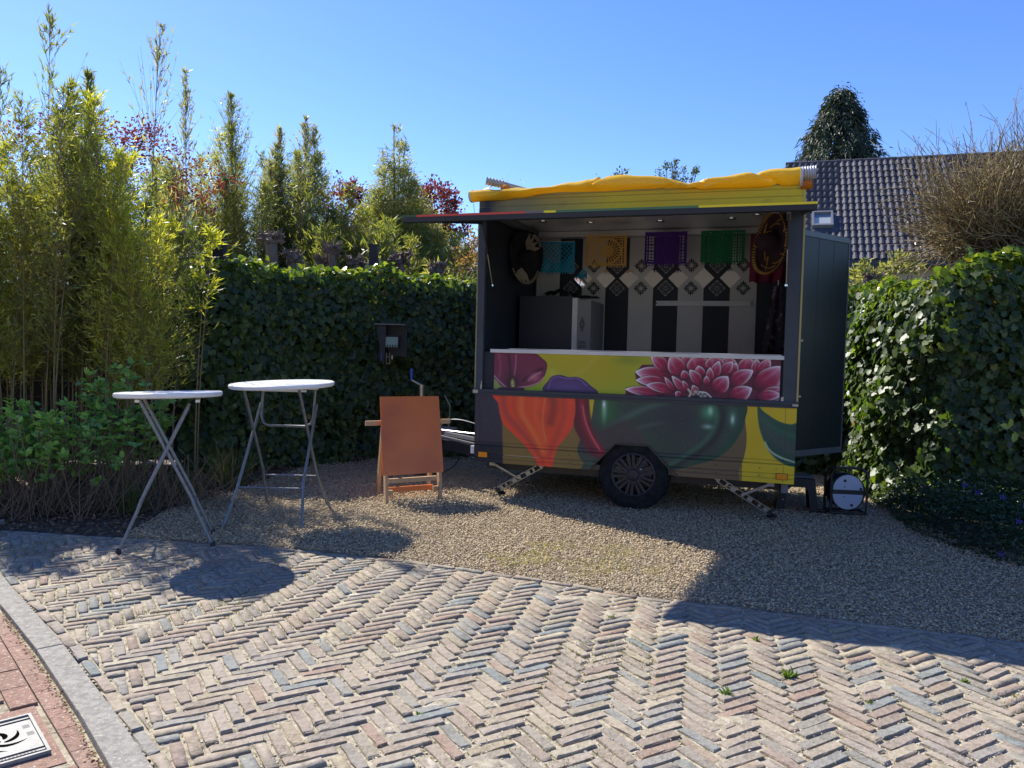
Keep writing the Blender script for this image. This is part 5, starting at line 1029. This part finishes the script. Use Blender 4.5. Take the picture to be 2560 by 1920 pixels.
for i, (x, y, z, s_, lb, tr0) in enumerate(POL):
    t = thing('pollarded_tree', lb, 'pollarded tree', (x, y, 0), group='pollarded trees behind the hedge'); r = random.Random(i); s_ *= .82
    MB().tube([(.12,.05,0),(.08,.03,z*.6),(0,0,z-.05)], [tr0*1.3,tr0*1.1,tr0], 9).obj('trunk', M('smooth tan bark', (.24,.17,.12), .85, col2=(.17,.12,.09), scale=7, bump=.4, bscale=25), t, smooth=True)
    parts = [(0,0,z,s_*.75)]+[(r.uniform(-1,1)*s_*1.1, r.uniform(-.7,.7)*s_, z+r.uniform(-.7,.9)*s_, s_*r.uniform(.18,.4)) for _ in range(22)]; link('knob_head', blob_mesh(parts, i+1), t)
    tw = np.array([(r.uniform(-1,1)*s_*1.0, r.uniform(-.6,.6)*s_, z+r.uniform(-.2,.8)*s_) for _ in range(40)]); twigs('twig_stubs', tw, tw+norm(tw-np.array((0,0,z-.1)))*rng.uniform(.04,.12,(40,1)), .009, .006, knob, t, kind='stuff')
# big pollard with long bare shoots at the right
twigm = M('bare twig bark', rough=.7, cols=[(.22,.16,.07),(.34,.26,.12),(.28,.22,.09),(.13,.085,.05)], rnd='isl')
bt = thing('pollarded_tree', 'bare pollarded tree with a fan of long thin shoots at the right edge', 'pollarded tree', (5.75,8.4,0)); 
MB().tube([(.1,0,0),(.05,0,1.6),(0,0,2.9)], [.16,.14,.12], 10).obj('trunk', bark, bt, smooth=True)
r = random.Random(3); heads = [(-.05,0,2.95),(-.5,-.1,2.75),(.35,.1,3.1),(-.25,.2,2.72),(-.75,.05,2.85)]
link('knob_head', blob_mesh([(hx_+r.uniform(-.12,.12), hy_+r.uniform(-.1,.1), hz2+r.uniform(-.1,.08), r.uniform(.06,.13)) for hx_, hy_, hz2 in heads for _ in range(7)], 5), bt)
MB().tube([(0,0,2.7),(-.4,-.05,2.72),(-.85,0,2.82)], [.1,.07,.05], 8).obj('limb', bark, bt, smooth=True)
A_ = []; B_ = []; RA = []; RB = []; LP = []; LD = []
for i in range(1250):
    hx_, hy_, hz2 = heads[rng.integers(0, 5)]; p0 = np.array((hx_+rng.normal(0,.1), hy_+rng.normal(0,.12), hz2+rng.normal(0,.06)))
    th = rng.uniform(-1.5, .6) if rng.random() < .8 else rng.uniform(-2.0, -1.2); ph = rng.normal(0, .5); d = norm(np.array((math.sin(th), ph, math.cos(th)*1.0))); L0 = rng.uniform(.45, 1.0)*(1.45 if rng.random() < .35 else 1.2)*(1.0 if th > -1.0 else .8); nseg = 7; r0_ = .013 if rng.random() < .22 else .008
    for k in range(nseg):
        q = p0+d*L0/nseg; A_.append(p0); B_.append(q); RA.append(r0_*(1-k/nseg*.75)); RB.append(r0_*(1-(k+1)/nseg*.75))
        if k > 0 and rng.random() < .62:
            sd = norm(d+rng.normal(0, .55, 3)); l2 = rng.uniform(.06, .30); A_.append(q); B_.append(q+sd*l2); RA.append(.0035); RB.append(.0018)
            if rng.random() < .5: LP.append(q+sd*l2); LD.append(sd)
        p0 = q; d = norm(d+rng.normal(0, .13, 3)+np.array((0,0,.05)))
twigs('shoots', np.array(A_), np.array(B_), np.array(RA), np.array(RB), twigm, bt, kind='stuff')
n = len(LP); leaves('buds', np.array(LP), np.array(LD), rv(n), rng.uniform(.015,.035,n), rng.uniform(.008,.014,n), 'oval', leafmat('bud', [(.20,.13,.07),(.28,.2,.08),(.15,.10,.05)]), bt)
n = 1800; hp = np.array(heads)[rng.integers(0,5,n)]+rng.normal(0,1,(n,3))*np.array((.3,.25,.22)); leaves('dead_leaves', hp, rv(n), rv(n), rng.uniform(.03,.06,n), rng.uniform(.015,.03,n), 'oval', leafmat('dead leaf', [(.10,.045,.03),(.16,.07,.045),(.07,.035,.03),(.2,.1,.05)], trans=.15), bt)
# ---------------- houses ----------------
tilem = M('glazed dark roof tile', rough=.7, spec=.25, cols=[(.055,.051,.06),(.085,.08,.09),(.07,.064,.075),(.10,.092,.10)], rnd='obj'); tilei = M('glazed dark roof tile joined', rough=.7, spec=.25, cols=[(.055,.051,.06),(.085,.08,.09),(.07,.064,.075),(.10,.092,.10)], rnd='isl')
HA = rad(18); ho = Vector((9.15,26.55,0)); hx_d = Vector((math.cos(HA), -math.sin(HA), 0)); hy_d = Vector((math.sin(HA), math.cos(HA), 0))
house = thing('house', 'house with a dark glazed tile roof and small skylight behind the hedge at the right', 'house', (ho.x, ho.y, 0), -HA)
# local: x along ridge, y inwards; ridge at y=0,z=8.1, eave at y=-3.45,z=4.5
rise, run = 3.62, 3.5; SL = math.hypot(rise, run); sv = Vector((0, -run/SL, -rise/SL)); nv = Vector((0, -rise/SL, run/SL)); W_H = 11.0
MB().add([(0,0,8.08),(W_H,0,8.08),(W_H,-run,8.08-rise),(0,-run,8.08-rise),(0,run,8.08-rise),(W_H,run,8.08-rise)], [(0,3,2,1),(0,1,5,4),(0,4,3),(1,2,5)]).obj('roof_base', black, house)
MB().box(.3,W_H-.3,-run+.55,run-.55,0,4.44).obj('wall', M('cream render', (.55,.50,.36), .8, col2=(.48,.44,.32), scale=3), house)
TP, TR = .186, .342; ncol = int(W_H/TP); nrow = 15
prof = [(0,.0),(.25,.022),(.5,.052),(.72,.045),(.9,.012),(1.02,.002)]
tv = []
for (px, ph) in prof: tv.append(Vector((px*TP, 0, 0))+nv*(ph+.012))
tb_ = [v+sv*(TR+.03)+nv*.028 for v in tv]; drop = [v-nv*.03 for v in tb_]; tvs = tv+tb_+drop; k6 = len(prof)
tfs = [(i, i+k6, i+k6+1, i+1) for i in range(k6-1)]+[(i+k6, i+2*k6, i+2*k6+1, i+k6+1) for i in range(k6-1)]
tme = bpy.data.meshes.new('roof_tile'); tme.from_pydata([tuple(v) for v in tvs], [], tfs); tme.materials.append(tilem)
for q in tme.polygons: q.use_smooth = False
sky_u, sky_s = (1.55, 2.45), (2.55, 3.35)
SV = []; SF = []; cnt = 0; order = []
for rw_ in range(nrow):
    for c_ in range(ncol):
        u_ = c_*TP; s0 = rw_*TR
        if .80 < u_+TP/2 < 1.44 and 2.85 < s0+.17 < 3.75: continue
        order.append((abs(u_-3.2)+(nrow-rw_)*.05, u_, s0))
order.sort()
for q, (_, u_, s0) in enumerate(order):
    o_ = Vector((u_, 0, 8.10))+sv*s0+nv*(.004*random.random())
    if q < 300: link('roof_tile', tme, house, loc=o_)
    else: b = len(SV); SV += [tuple(Vector(v)+o_) for v in tvs]; SF += [[b+i for i in f] for f in tfs]
link('roof_tile', mesh_np('roof_tile', SV, np.array(SF), tilei), house, kind='stuff')
rg = MB(); 
for k in range(int(W_H/.34)): rg = MB(); rg.tube([(k*.34,0,8.09),(k*.34+.345,0,8.095)], [.085,.095], 10); rg.obj('ridge_tile', tilem, house)
gu = MB(); gu.box(-.1,W_H,-run-.20,-run-.02,4.22,4.40); gu.box(-.1,W_H,-run-.02,-run+.55,4.22,4.27); gu.obj('gutter', M('dark fascia', (.018,.025,.03), .4), house)
sk_ = link('skylight', None, house); c0 = Vector((1.10,0,8.10))+sv*3.27
def slab(u0, u1, s0, s1, n0_, n1_):
    P8 = [c0+Vector((u*.76, 0, 0))+sv*s*.8+nv*nn_ for nn_ in (n0_, n1_) for u, s in ((u0,s0),(u1,s0),(u1,s1),(u0,s1))]; return P8
bf = [(3,2,1,0),(4,5,6,7),(0,1,5,4),(1,2,6,5),(2,3,7,6),(3,0,4,7)]
f4 = MB()
for a in ((-.40,-.32,-.45,.45),(.32,.40,-.45,.45),(-.32,.32,-.45,-.38),(-.32,.32,.36,.45)): f4.add(slab(*a, .0, .16), bf)
f4.obj('frame', M('grey skylight frame', (.30,.29,.28), .4, .3), sk_); MB().add(slab(-.32,.32,-.38,.36,.02,.10), bf).obj('pane', M('skylight glass', (.10,.13,.16), .04, spec=1.0, coat=1.0), sk_); MB().add(slab(-.52,.55,-.5,.72,.0,.045), bf).obj('flashing', M('lead flashing', (.05,.06,.075), .5), sk_)
bl_ = MB(); bl_.add(slab(-.30,.30,-.1,.34,.101,.104), bf); bl_.obj('blind', M('pale blind', (.42,.45,.44), .5), sk_)
# the houses across the road, behind the camera, that the mirrors show
h2 = thing('house', 'pale house with brown tiled roof across the road, mirrored in the small diamonds', 'house', (-9.5,-10.5,0), rad(-28)); 
MB().box(-13,13,-6,0,0,4.45).obj('wall', M('pale brick render', (.60,.58,.53), .8), h2)
MB().add([(-13.5,.5,4.35),(13.5,.5,4.35),(13.5,-4,9.5),(-13.5,-4,9.5),(13.5,-8,4.35),(-13.5,-8,4.35)], [(0,1,2,3),(3,2,4,5),(0,3,5),(1,4,2)]).obj('roof', M('brown roof tiles', (.25,.14,.12), .8, col2=(.19,.11,.095), scale=4), h2)
MB().box(-13.5,13.5,.5,.62,4.22,4.37).obj('gutter', white, h2)
for k in range(9):
    x = -12+k*2.8; fr_ = MB().box(x,x+1.7,.0,.06,1.4,3.9).obj('window', white, h2); MB().box(x+.1,x+.8,.06,.08,1.5,3.8).obj('pane', M('dark window glass', (.03,.035,.04), .1), fr_); MB().box(x+.9,x+1.6,.06,.08,1.5,3.8).obj('pane', MATS['dark window glass'], fr_)
# ---------------- shrubs and ground plants ----------------
shrubm = leafmat('shrub leaf', [(0.145,0.292,0.082),(0.211,0.389,0.097),(0.276,0.470,0.114),(0.114,0.227,0.065),(0.356,0.518,0.114)], trans=.35, tcol=(1.9,1.9,.8), rough=.45)
stemm = M('shrub stem', rough=.8, cols=[(.17,.12,.08),(.24,.17,.11),(.12,.09,.06)], rnd='isl')
def shrub(label, x, y, h_, w_, ns, nl, name='leafy_shrub', zlo=.5):
    t = thing(name, label, 'shrub', (x, y, 0)); A_ = []; B_ = []; PP = []; DD = []
    for i in range(ns):
        a = rng.uniform(0, 6.283); rr_ = rng.uniform(.2, 1)*w_; top_ = np.array((math.cos(a)*rr_, math.sin(a)*rr_*.6, h_*rng.uniform(.55, 1)*(1-.25*(rr_/w_)**2))); p0 = np.array((math.cos(a)*rr_*.25, math.sin(a)*rr_*.2, 0)); m_ = (p0+top_)/2+rng.normal(0, .05, 3)
        A_ += [p0, m_]; B_ += [m_, top_]
        for q in range(nl):
            s_ = rng.uniform(zlo, 1.02); c = m_+(top_-m_)*((s_-.5)*2) if s_ > .5 else p0+(m_-p0)*s_*2; sd = rv(1)[0]*.09*rng.random(); sd[2] = abs(sd[2])
            if rng.random() < .25: A_.append(c); B_.append(c+sd)
            for _ in range(4): PP.append(c+sd); dd_ = rv(1)[0]; dd_[2] = abs(dd_[2])*.7; DD.append(dd_)
    PP = np.array(PP); DD = norm(np.array(DD)); n = len(PP); N_ = norm(np.array((0,-.1,1.))+rng.normal(0,.5,(n,3))); L_ = rng.uniform(.035,.09,n)
    leaves('foliage', PP, DD, N_, L_, L_*.55, 'oval', shrubm, t); twigs('stems', np.array(A_), np.array(B_), .006, .003, stemm, t, kind='stuff'); return t
shrub('bright green leafy shrub at the left edge in front of the bamboo', -4.1, 6.7, 1.0, .85, 80, 6, zlo=.45)
shrub('bright green leafy shrub filling the corner at the far left edge', -4.75, 6.9, .95, .6, 44, 6, zlo=.45)
shrub('taller green leafy shrub behind the left table in front of the bamboo canes', -3.6, 7.2, 1.38, .55, 44, 7, zlo=.5)
def dry(label, x, y, w_, h_, n):
    t = thing('dry_stems', label, 'shrub', (x, y, 0)); a = rng.uniform(0, 6.283, n); r_ = rng.uniform(.1, 1, n)*w_; A_ = np.stack([np.cos(a)*r_, np.sin(a)*r_*.5, np.zeros(n)], 1); B_ = A_+np.stack([rng.normal(.05,.22,n), rng.normal(0,.12,n), rng.uniform(.15, 1, n)*h_], 1); twigs('stems', A_, B_, .004, .002, stemm, t, kind='stuff')
dry('tangle of bare brown stems under the green shrub at the left', -4.1, 6.6, .8, .6, 200); dry('bare arching stems low behind the left table', -3.2, 7.0, .7, .55, 160)
def tuft(label, x, y, h_, n, grp=None):
    t = thing('grass_tuft', label, 'grass tuft', (x, y, 0), group=grp); a = rng.uniform(0, 6.283, n); e = rng.uniform(.55, 1.5, n); D = np.stack([np.cos(a)*np.cos(e), np.sin(a)*np.cos(e), np.sin(e)], 1)
    leaves('blades', np.stack([rng.normal(0,.05,n), rng.normal(0,.05,n), np.zeros(n)], 1), D, rv(n), rng.uniform(.5,1,n)*h_, rng.uniform(.004,.009,n), 'grass', leafmat('long grass', [(.06,.10,.03),(.09,.13,.04),(.12,.14,.05),(.2,.18,.08)], rough=.6), t)
tuft('tall grass tuft between the two tables against the hedge foot', -2.95, 8.1, .62, 260); tuft('low dark grass tuft behind the left table leg', -3.1, 7.3, .40, 220); tuft('low grass tuft left of the left table on the soil', -3.35, 6.75, .35, 220); tuft('small grass tuft at the left edge where paving meets soil', -4.0, 5.75, .16, 90)
# periwinkle
pw = thing('periwinkle_patch', 'low dark green periwinkle ground cover with a few purple flowers at the right', 'ground cover', (4.3,6.6,0)); og = (4.3,6.6,0)
pwpoly = [(3.95,8.5),(3.75,7.6),(3.55,6.7),(3.62,6.0),(3.72,5.6),(4.3,5.3),(5.6,5.1),(6.4,7.0),(4.4,7.9),(4.2,8.6)]
X, Y = scatter(pwpoly, 30000, lambda x, y: np.full(x.shape, .95)); n = len(X); d_e = np.array([nearest_seg((a, b), pwpoly[:6])[0] for a, b in zip(X, Y)]); Zt = np.clip(d_e*1.4, .03, .34)+.05*np.sin(X*7)*np.sin(Y*6)
Z = Zt*rng.uniform(.25, 1.05, n); pwm = leafmat('periwinkle leaf', [(.018,.045,.02),(.03,.065,.025),(.045,.085,.03),(.06,.10,.035)], trans=.25, rough=.35)
leaves('foliage', np.stack([X, Y, np.maximum(Z, .01)], 1), np.stack([rng.normal(0,1,n), rng.normal(0,1,n), rng.uniform(-.1,.8,n)], 1), norm(rng.normal(0,.5,(n,3))+np.array((0,-.2,1))), rng.uniform(.03,.06,n), rng.uniform(.012,.022,n), 'oval', pwm, pw, origin=og)
flm = M('purple petal', (.10,.07,.42), .6, trans=.3, tcol=(.2,.12,.6))
for x, y in ((3.86,5.78),(4.02,5.95),(4.16,6.1),(4.06,6.3),(3.98,6.5),(4.25,5.9),(3.70,5.72),(4.1,6.9),(4.35,6.2)):
    dz = nearest_seg((x, y), pwpoly[:6])[0]; z = min(.34, dz*1.4)+.06; f = MB((4.3,6.6,0))
    for k in range(5):
        a = k*1.2566; f.add([(x,y,z),(x+.022*math.cos(a-.35),y+.012*math.sin(a-.35)-.01,z+.022*math.sin(a-.35)),(x+.03*math.cos(a),y-.012,z+.03*math.sin(a)),(x+.022*math.cos(a+.35),y-.01,z+.022*math.sin(a+.35))], [(0,1,2,3)])
    f.obj('flower', flm, pw)
lt = thing('laurel_branch', 'bright yellow green sunlit leaves on a thin branch at the right picture edge', 'branch', (4.15,6.0,0)); lm_ = leafmat('sunlit young leaf', [(.28,.36,.05),(.34,.42,.07),(.22,.30,.05)], trans=.45, rough=.4, tcol=(1.3,1.3,.6), rnd='obj')
MB().tube([(.15,0,0),(.05,0,.5),(-.02,0,.85),(-.12,0,1.08)], [.008,.007,.005,.003], 6).obj('stem', stemm, lt); MB().tube([(-.02,0,.85),(-.16,0,.93),(-.25,0,1.0)], [.004,.003,.002], 5).obj('stem', stemm, lt); MB().tube([(.1,0,.3),(-.0,0,.62),(-.03,0,.75)], [.004,.003,.002], 5).obj('stem', M('pale dry stem', (.4,.33,.25), .7), lt)
for x, z, a, L0 in ((-.12,1.08,2.3,.10),(-.12,1.06,.4,.10),(-.25,1.0,2.9,.09),(-.2,.97,4.4,.09),(-.25,1.0,1.6,.08),(-.05,.93,3.6,.09),(-.02,.98,.2,.11),(-.08,1.0,-.8,.10),(.0,.88,-.3,.09),(-.12,.96,5.2,.08)):
    V, F_ = leaf_arrays(np.array([(x,0,z)]), np.array([(math.cos(a),-.2,math.sin(a))]), np.array([(0.1*math.sin(a),-1,.3)]), np.array([L0]), np.array([L0*.55]), 'oval'); link('leaf', mesh_np('leaf', V, F_, lm_), lt)
# ---------------- tables ----------------
topm = M('white plastic table top', (.76,.77,.78), .38, col2=(.70,.71,.72), scale=20, bump=.05, bscale=80, speck=((.6,.6,.58), 7, .68)); legm = greysteel
def bar_table(label, loc, rz, R, zt, hw, tilt, feet, upper=True):
    t = thing('bar_table', label, 'bar table', (loc[0], loc[1], 0), rz, group='round white bar tables')
    tb = MB(); tb.lathe([(.0001,0),(R-.008,0),(R,-.006),(R+.002,-.02),(R-.004,-.034),(R-.02,-.04),(R*.6,-.046),(.0001,-.046)], 64, Matrix.Translation((0,0,zt)) @ Matrix.Rotation(rad(tilt[1]), 4, 'Y') @ Matrix.Rotation(rad(tilt[0]), 4, 'X')); tb.obj('table_top', topm, t, smooth=True)
    for s_ in (-1, 1): MB().box(-hw-.0, hw+.0, s_*.20-.015, s_*.20+.015, zt-.066, zt-.048).obj('top_bracket', topm, t)
    for s_ in (-1, 1): # frame one: feet at -y, top at +y
        x = s_*hw; MB().tube([(x*1.22,-feet,0.01),(x*1.06,-feet*.62,.29),(x*1.03,-feet*.55,.36),(x*.96,feet*.44,zt-.10 if not upper else zt-.2)], .0125, 10).obj('leg', legm, t, smooth=True); MB().lathe([(.0001,0),(.02,0),(.018,.03),(.013,.04)], 10, Matrix.Translation((x*1.22,-feet,0))).obj('foot', black if not upper else greysteel, t)
    for s_ in (-1, 1): # frame two: feet at +y, top at -y
        x = s_*(hw-.03 if upper else hw-.028); MB().tube([(x*1.28 if s_ > 0 or not upper else x*1.18,feet,0.01),(x*1.08,feet*.60,.30),(x*1.04,feet*.52,.37),(x,-feet*.6,zt-.05)], .0125, 10).obj('leg', legm, t, smooth=True); MB().lathe([(.0001,0),(.02,0),(.018,.03),(.013,.04)], 10, Matrix.Translation((x*1.28 if s_ > 0 or not upper else x*1.18,feet,0))).obj('foot', black if not upper else greysteel, t)
    MB().tube([(-hw*1.06,-feet*.62,.30),(hw*1.06,-feet*.62,.30)], .009, 8).obj('crossbar', legm, t); MB().tube([(-(hw-.03)*1.08,feet*.60,.31),((hw-.03)*1.08,feet*.60,.31)], .009, 8).obj('crossbar', legm, t)
    if upper: MB().tube([(-hw*.9,feet*.45,zt-.05),(-hw*.9-.01,feet*.42,.86),(-hw*.85,feet*.40,.80),(-hw*.7,feet*.4,.775),(hw*.6,feet*.4,.775),(hw*.78,feet*.40,.80),(hw*.85,feet*.42,.86),(hw*.9,feet*.45,zt-.05)], .0115, 10).obj('support_bar', legm, t, smooth=True)
    else: MB().tube([(-hw,feet*.28,zt-.05),(-hw,feet*.28,zt-.06)], .0115, 8).obj('support_bar', legm, t); MB().tube([(-hw-.014,0,.58),(-hw+.03,0,.58)], .01, 8).obj('pivot', chrome, t)
    return t
bar_table('round white bar table standing squarely on the gravel, right of the two', (-2.01,6.72), 0, .445, 1.175, .262, (1.5,-2.2), .49)
bar_table('round white bar table seen side on with crossed legs, left of the two and nearer', (-2.545,5.70), rad(21.4)-math.pi/2, .372, 1.135, .19, (1.2,-2.0), .31, upper=False)
# ---------------- sandwich board sign ----------------
sg = thing('sandwich_board', 'blank orange A-frame board on pale wooden legs between the tables and the trailer', 'sign board', (-.95,7.6,0)); so = Vector((-.95,7.6,0))
FL, FR = Vector((-1.191,7.333,0)), Vector((-.664,7.641,0)); d = (FR-FL); d = d.normalized(); bk = Vector((-d.y, d.x, 0)); lean = bk*.30; H_s = 1.0
def sp_(u_, z, off=0): return FL+d*(u_+.075*z)+bk*(.30*z+off)+Vector((0,0,z))
wl = (FR-FL).length
for u_ in (.02, wl-.02): MB(so).bar(sp_(u_,0,.02), sp_(u_,H_s-.02,.02), .055, .03, up=d).obj('front_leg', wood, sg, bevel=.002)
for u_ in (.11, wl+.06): MB(so).bar(sp_(u_,0,.0)+bk*.50, sp_(u_-.07,H_s-.03,.05)+bk*.0, .05, .03, up=d).obj('rear_leg', wood, sg, bevel=.002)
orangem = M('orange painted board', (.66,.175,.035), .42, col2=(.50,.12,.03), scale=2.5, bump=.03, bscale=50)
b0, b1, b2, b3 = sp_(-.02,.262,-.002), sp_(wl+.015,.262,-.002), sp_(wl-.01,1.015,-.002), sp_(-.035,1.015,-.002); nn_ = (b1-b0).cross(b3-b0).normalized()*.012
MB(so).add([b0,b1,b2,b3,b0+nn_,b1+nn_,b2+nn_,b3+nn_], bf).obj('board', orangem, sg, bevel=.001)
for q in ((b0,.035,.03),(b1,-.035,.03),(b2,-.035,-.03),(b3,.035,-.03)): MB(so).lathe([(.0001,.002),(.006,.002),(.006,-.001)], 8, Matrix.Translation(q[0]+d*q[1]+Vector((0,0,q[2]))+nn_*1.05*(1 if nn_.y < 0 else 0)-(Vector((0,0,0)) if nn_.y < 0 else nn_*.05)) @ Matrix.Rotation(rad(90), 4, 'X')).obj('screw', chrome, sg)
MB(so).bar(sp_(.05,.205,.03), sp_(wl-.05,.205,.03), .03, .045, up=(0,0,1)).obj('rail', wood, sg); MB(so).bar(sp_(.06,.11,.10), sp_(wl-.06,.11,.10), .02, .05).obj('rail', orangem, sg); MB(so).bar(sp_(.02,.10,.03), sp_(.09,.10,.03), .03, .04).obj('block', wood, sg); MB(so).bar(sp_(wl-.09,.11,.03), sp_(wl-.02,.11,.03), .03, .04).obj('block', wood, sg)
MB(so).bar(sp_(-.16,.755,.07), sp_(wl+.145,.755,.07), .03, .048).obj('cross_bar', wood, sg, bevel=.002)
# ---------------- bird box ----------------
bx = thing('bird_box', 'dark roofed wooden box with a mint slotted panel hung in the ivy hedge', 'bird box', (-1.53,9.72,0)); bo = Vector((-1.53,9.72,0)); grb = M('dark grey green board', (.016,.022,.023), .6, col2=(.02,.026,.027), scale=9)
MB(bo).prism([(-1.72,1.78),(-1.60,1.79),(-1.62,1.30),(-1.66,1.33)], 9.70, 9.90).obj('side_board', grb, bx); MB(bo).prism([(-1.60,1.785),(-1.36,1.775),(-1.355,1.39),(-1.60,1.42)], 9.86, 9.90).obj('back_board', grb, bx)
MB(bo).box(-1.74,-1.36,9.66,9.92,1.792,1.806).obj('roof', M('grey roof felt', (.16,.16,.165), .5), bx)
mt = MB(bo); mt.box(-1.61,-1.455,9.72,9.735,1.545,1.64)
for k in range(5): mt.box(-1.607+k*.032,-1.592+k*.032,9.72,9.735,1.515,1.545)
mt.obj('slotted_panel', M('mint painted panel', (.22,.36,.31), .5), bx); MB(bo).box(-1.62,-1.445,9.74,9.86,1.50,1.66).obj('inner_box', black, bx)
ld = MB(bo)
for x in (-1.60,-1.56): ld.box(x,x+.005,9.72,9.728,1.30,1.44)
for z in (1.30,1.385): ld.box(-1.595,-1.56,9.72,9.728,z,z+.006)
ld.obj('ladder', wood, bx); MB(bo).box(-1.53,-1.518,9.72,9.73,1.36,1.41).obj('tag', white, bx); MB(bo).tube([(-1.66,9.7,1.34),(-1.655,9.7,1.45)], .02, 8).obj('bottle', M('dull blue plastic', (.03,.04,.12), .4), bx)
# ---------------- step stool ----------------
st = thing('step_stool', 'low dark plastic step stool at the rear corner of the trailer', 'step stool', (2.86,7.62,0), -.25)
MB().prism([(-.15,-.1),(.15,-.1),(.12,.12),(-.12,.12)], .325, .345, 'xy').obj('tread', M('grey plastic tread', (.07,.085,.10), .45, bump=.3, bscale=120), st, bevel=.004)
for y in (-.13, .13): MB().prism([(-.20,0),(-.12,0),(-.10,.20),(-.06,.24),(.06,.24),(.10,.20),(.12,0),(.20,0),(.155,.322),(-.155,.322)], y-.012, y+.012).obj('leg', M('dark navy plastic', (.008,.014,.022), .4), st)
for x in (-1, 1): MB().add([(x*.20,-.118,0),(x*.20,.118,0),(x*.155,.118,.322),(x*.155,-.118,.322),(x*.18,-.118,0),(x*.18,.118,0),(x*.135,.118,.318),(x*.135,-.118,.318)], [(0,1,2,3),(4,7,6,5),(0,3,7,4),(1,5,6,2)]).obj('side', MATS['dark navy plastic'], st)
# ---------------- cable reel ----------------
rl_ = thing('cable_reel', 'black cable reel with a pale round face and carrying frame, right of the step stool', 'cable reel', (3.28,7.42,0), rad(-6)); blk = black
MB().tube([(-.165,-.05,.02),(-.165,-.05,.40),(-.13,-.05,.455),(.10,-.05,.46),(.155,-.05,.42),(.17,-.05,.36),(.165,-.05,.02),(-.165,-.05,.02)], .013, 10).obj('front_frame', blk, rl_, smooth=True)
MB().tube([(-.165,.14,.02),(-.165,.14,.36),(-.13,.10,.43),(-.13,-.05,.455)], .012, 8).obj('rear_frame', blk, rl_, smooth=True); ba = MB(); ba.tube([(-.165,-.05,.02),(-.165,.14,.02)], .013, 8); ba.tube([(.165,-.05,.02),(.165,.14,.02)], .013, 8); ba.tube([(-.165,.14,.02),(.165,.14,.02)], .013, 8); ba.obj('base_frame', blk, rl_, kind='stuff')
cy_ = Matrix.Translation((-.005,.04,.22)) @ Matrix.Rotation(rad(90), 4, 'X')
MB().lathe([(.0001,.07),(.165,.07),(.170,.064),(.170,.055),(.09,.05),(.09,-.06),(.172,-.065),(.172,-.08),(.0001,-.08)], 40, cy_).obj('drum', blk, rl_, smooth=True)
cb_ = MB()
for k in range(7):
    for j in range(2): rr_ = .15+.012*j; zc_ = .045-k*.016; cb_.tube([tuple(cy_ @ Vector((rr_*math.cos(a*.2618), rr_*math.sin(a*.2618), zc_))) for a in range(25)], .0075, 5)
cb_.obj('cable', rubber, rl_, kind='stuff')
def half(sgn):
    pts = []
    for k in range(21):
        a = math.pi*k/20; pts.append((.140*math.cos(a), .155*math.sin(a)*.94+.022))
    return [(x-.003, .22+sgn*z) for x, z in pts]
pf = M('pale blue grey plastic', (.42,.47,.56), .4)
for s_ in (1, -1): MB().prism(half(s_), -.036, -.031).obj('face_plate', pf, rl_)
for x, z, r_ in ((-.035,.33,.014),(.115,.255,.014),(.035,.095,.014),(-.035,.27,.006),(-.035,.175,.006)): MB().prism([(x+r_*math.cos(k*.524), z+r_*math.sin(k*.524)) for k in range(12)], -.040, -.0365).obj('socket', blk, rl_)
MB().tube([(-.16,-.02,.02),(-.24,-.03,.012),(-.27,.05,.012),(-.2,.14,.012)], .008, 6).obj('plug_lead', rubber, rl_, smooth=True)
print('objects', len(bpy.data.objects))
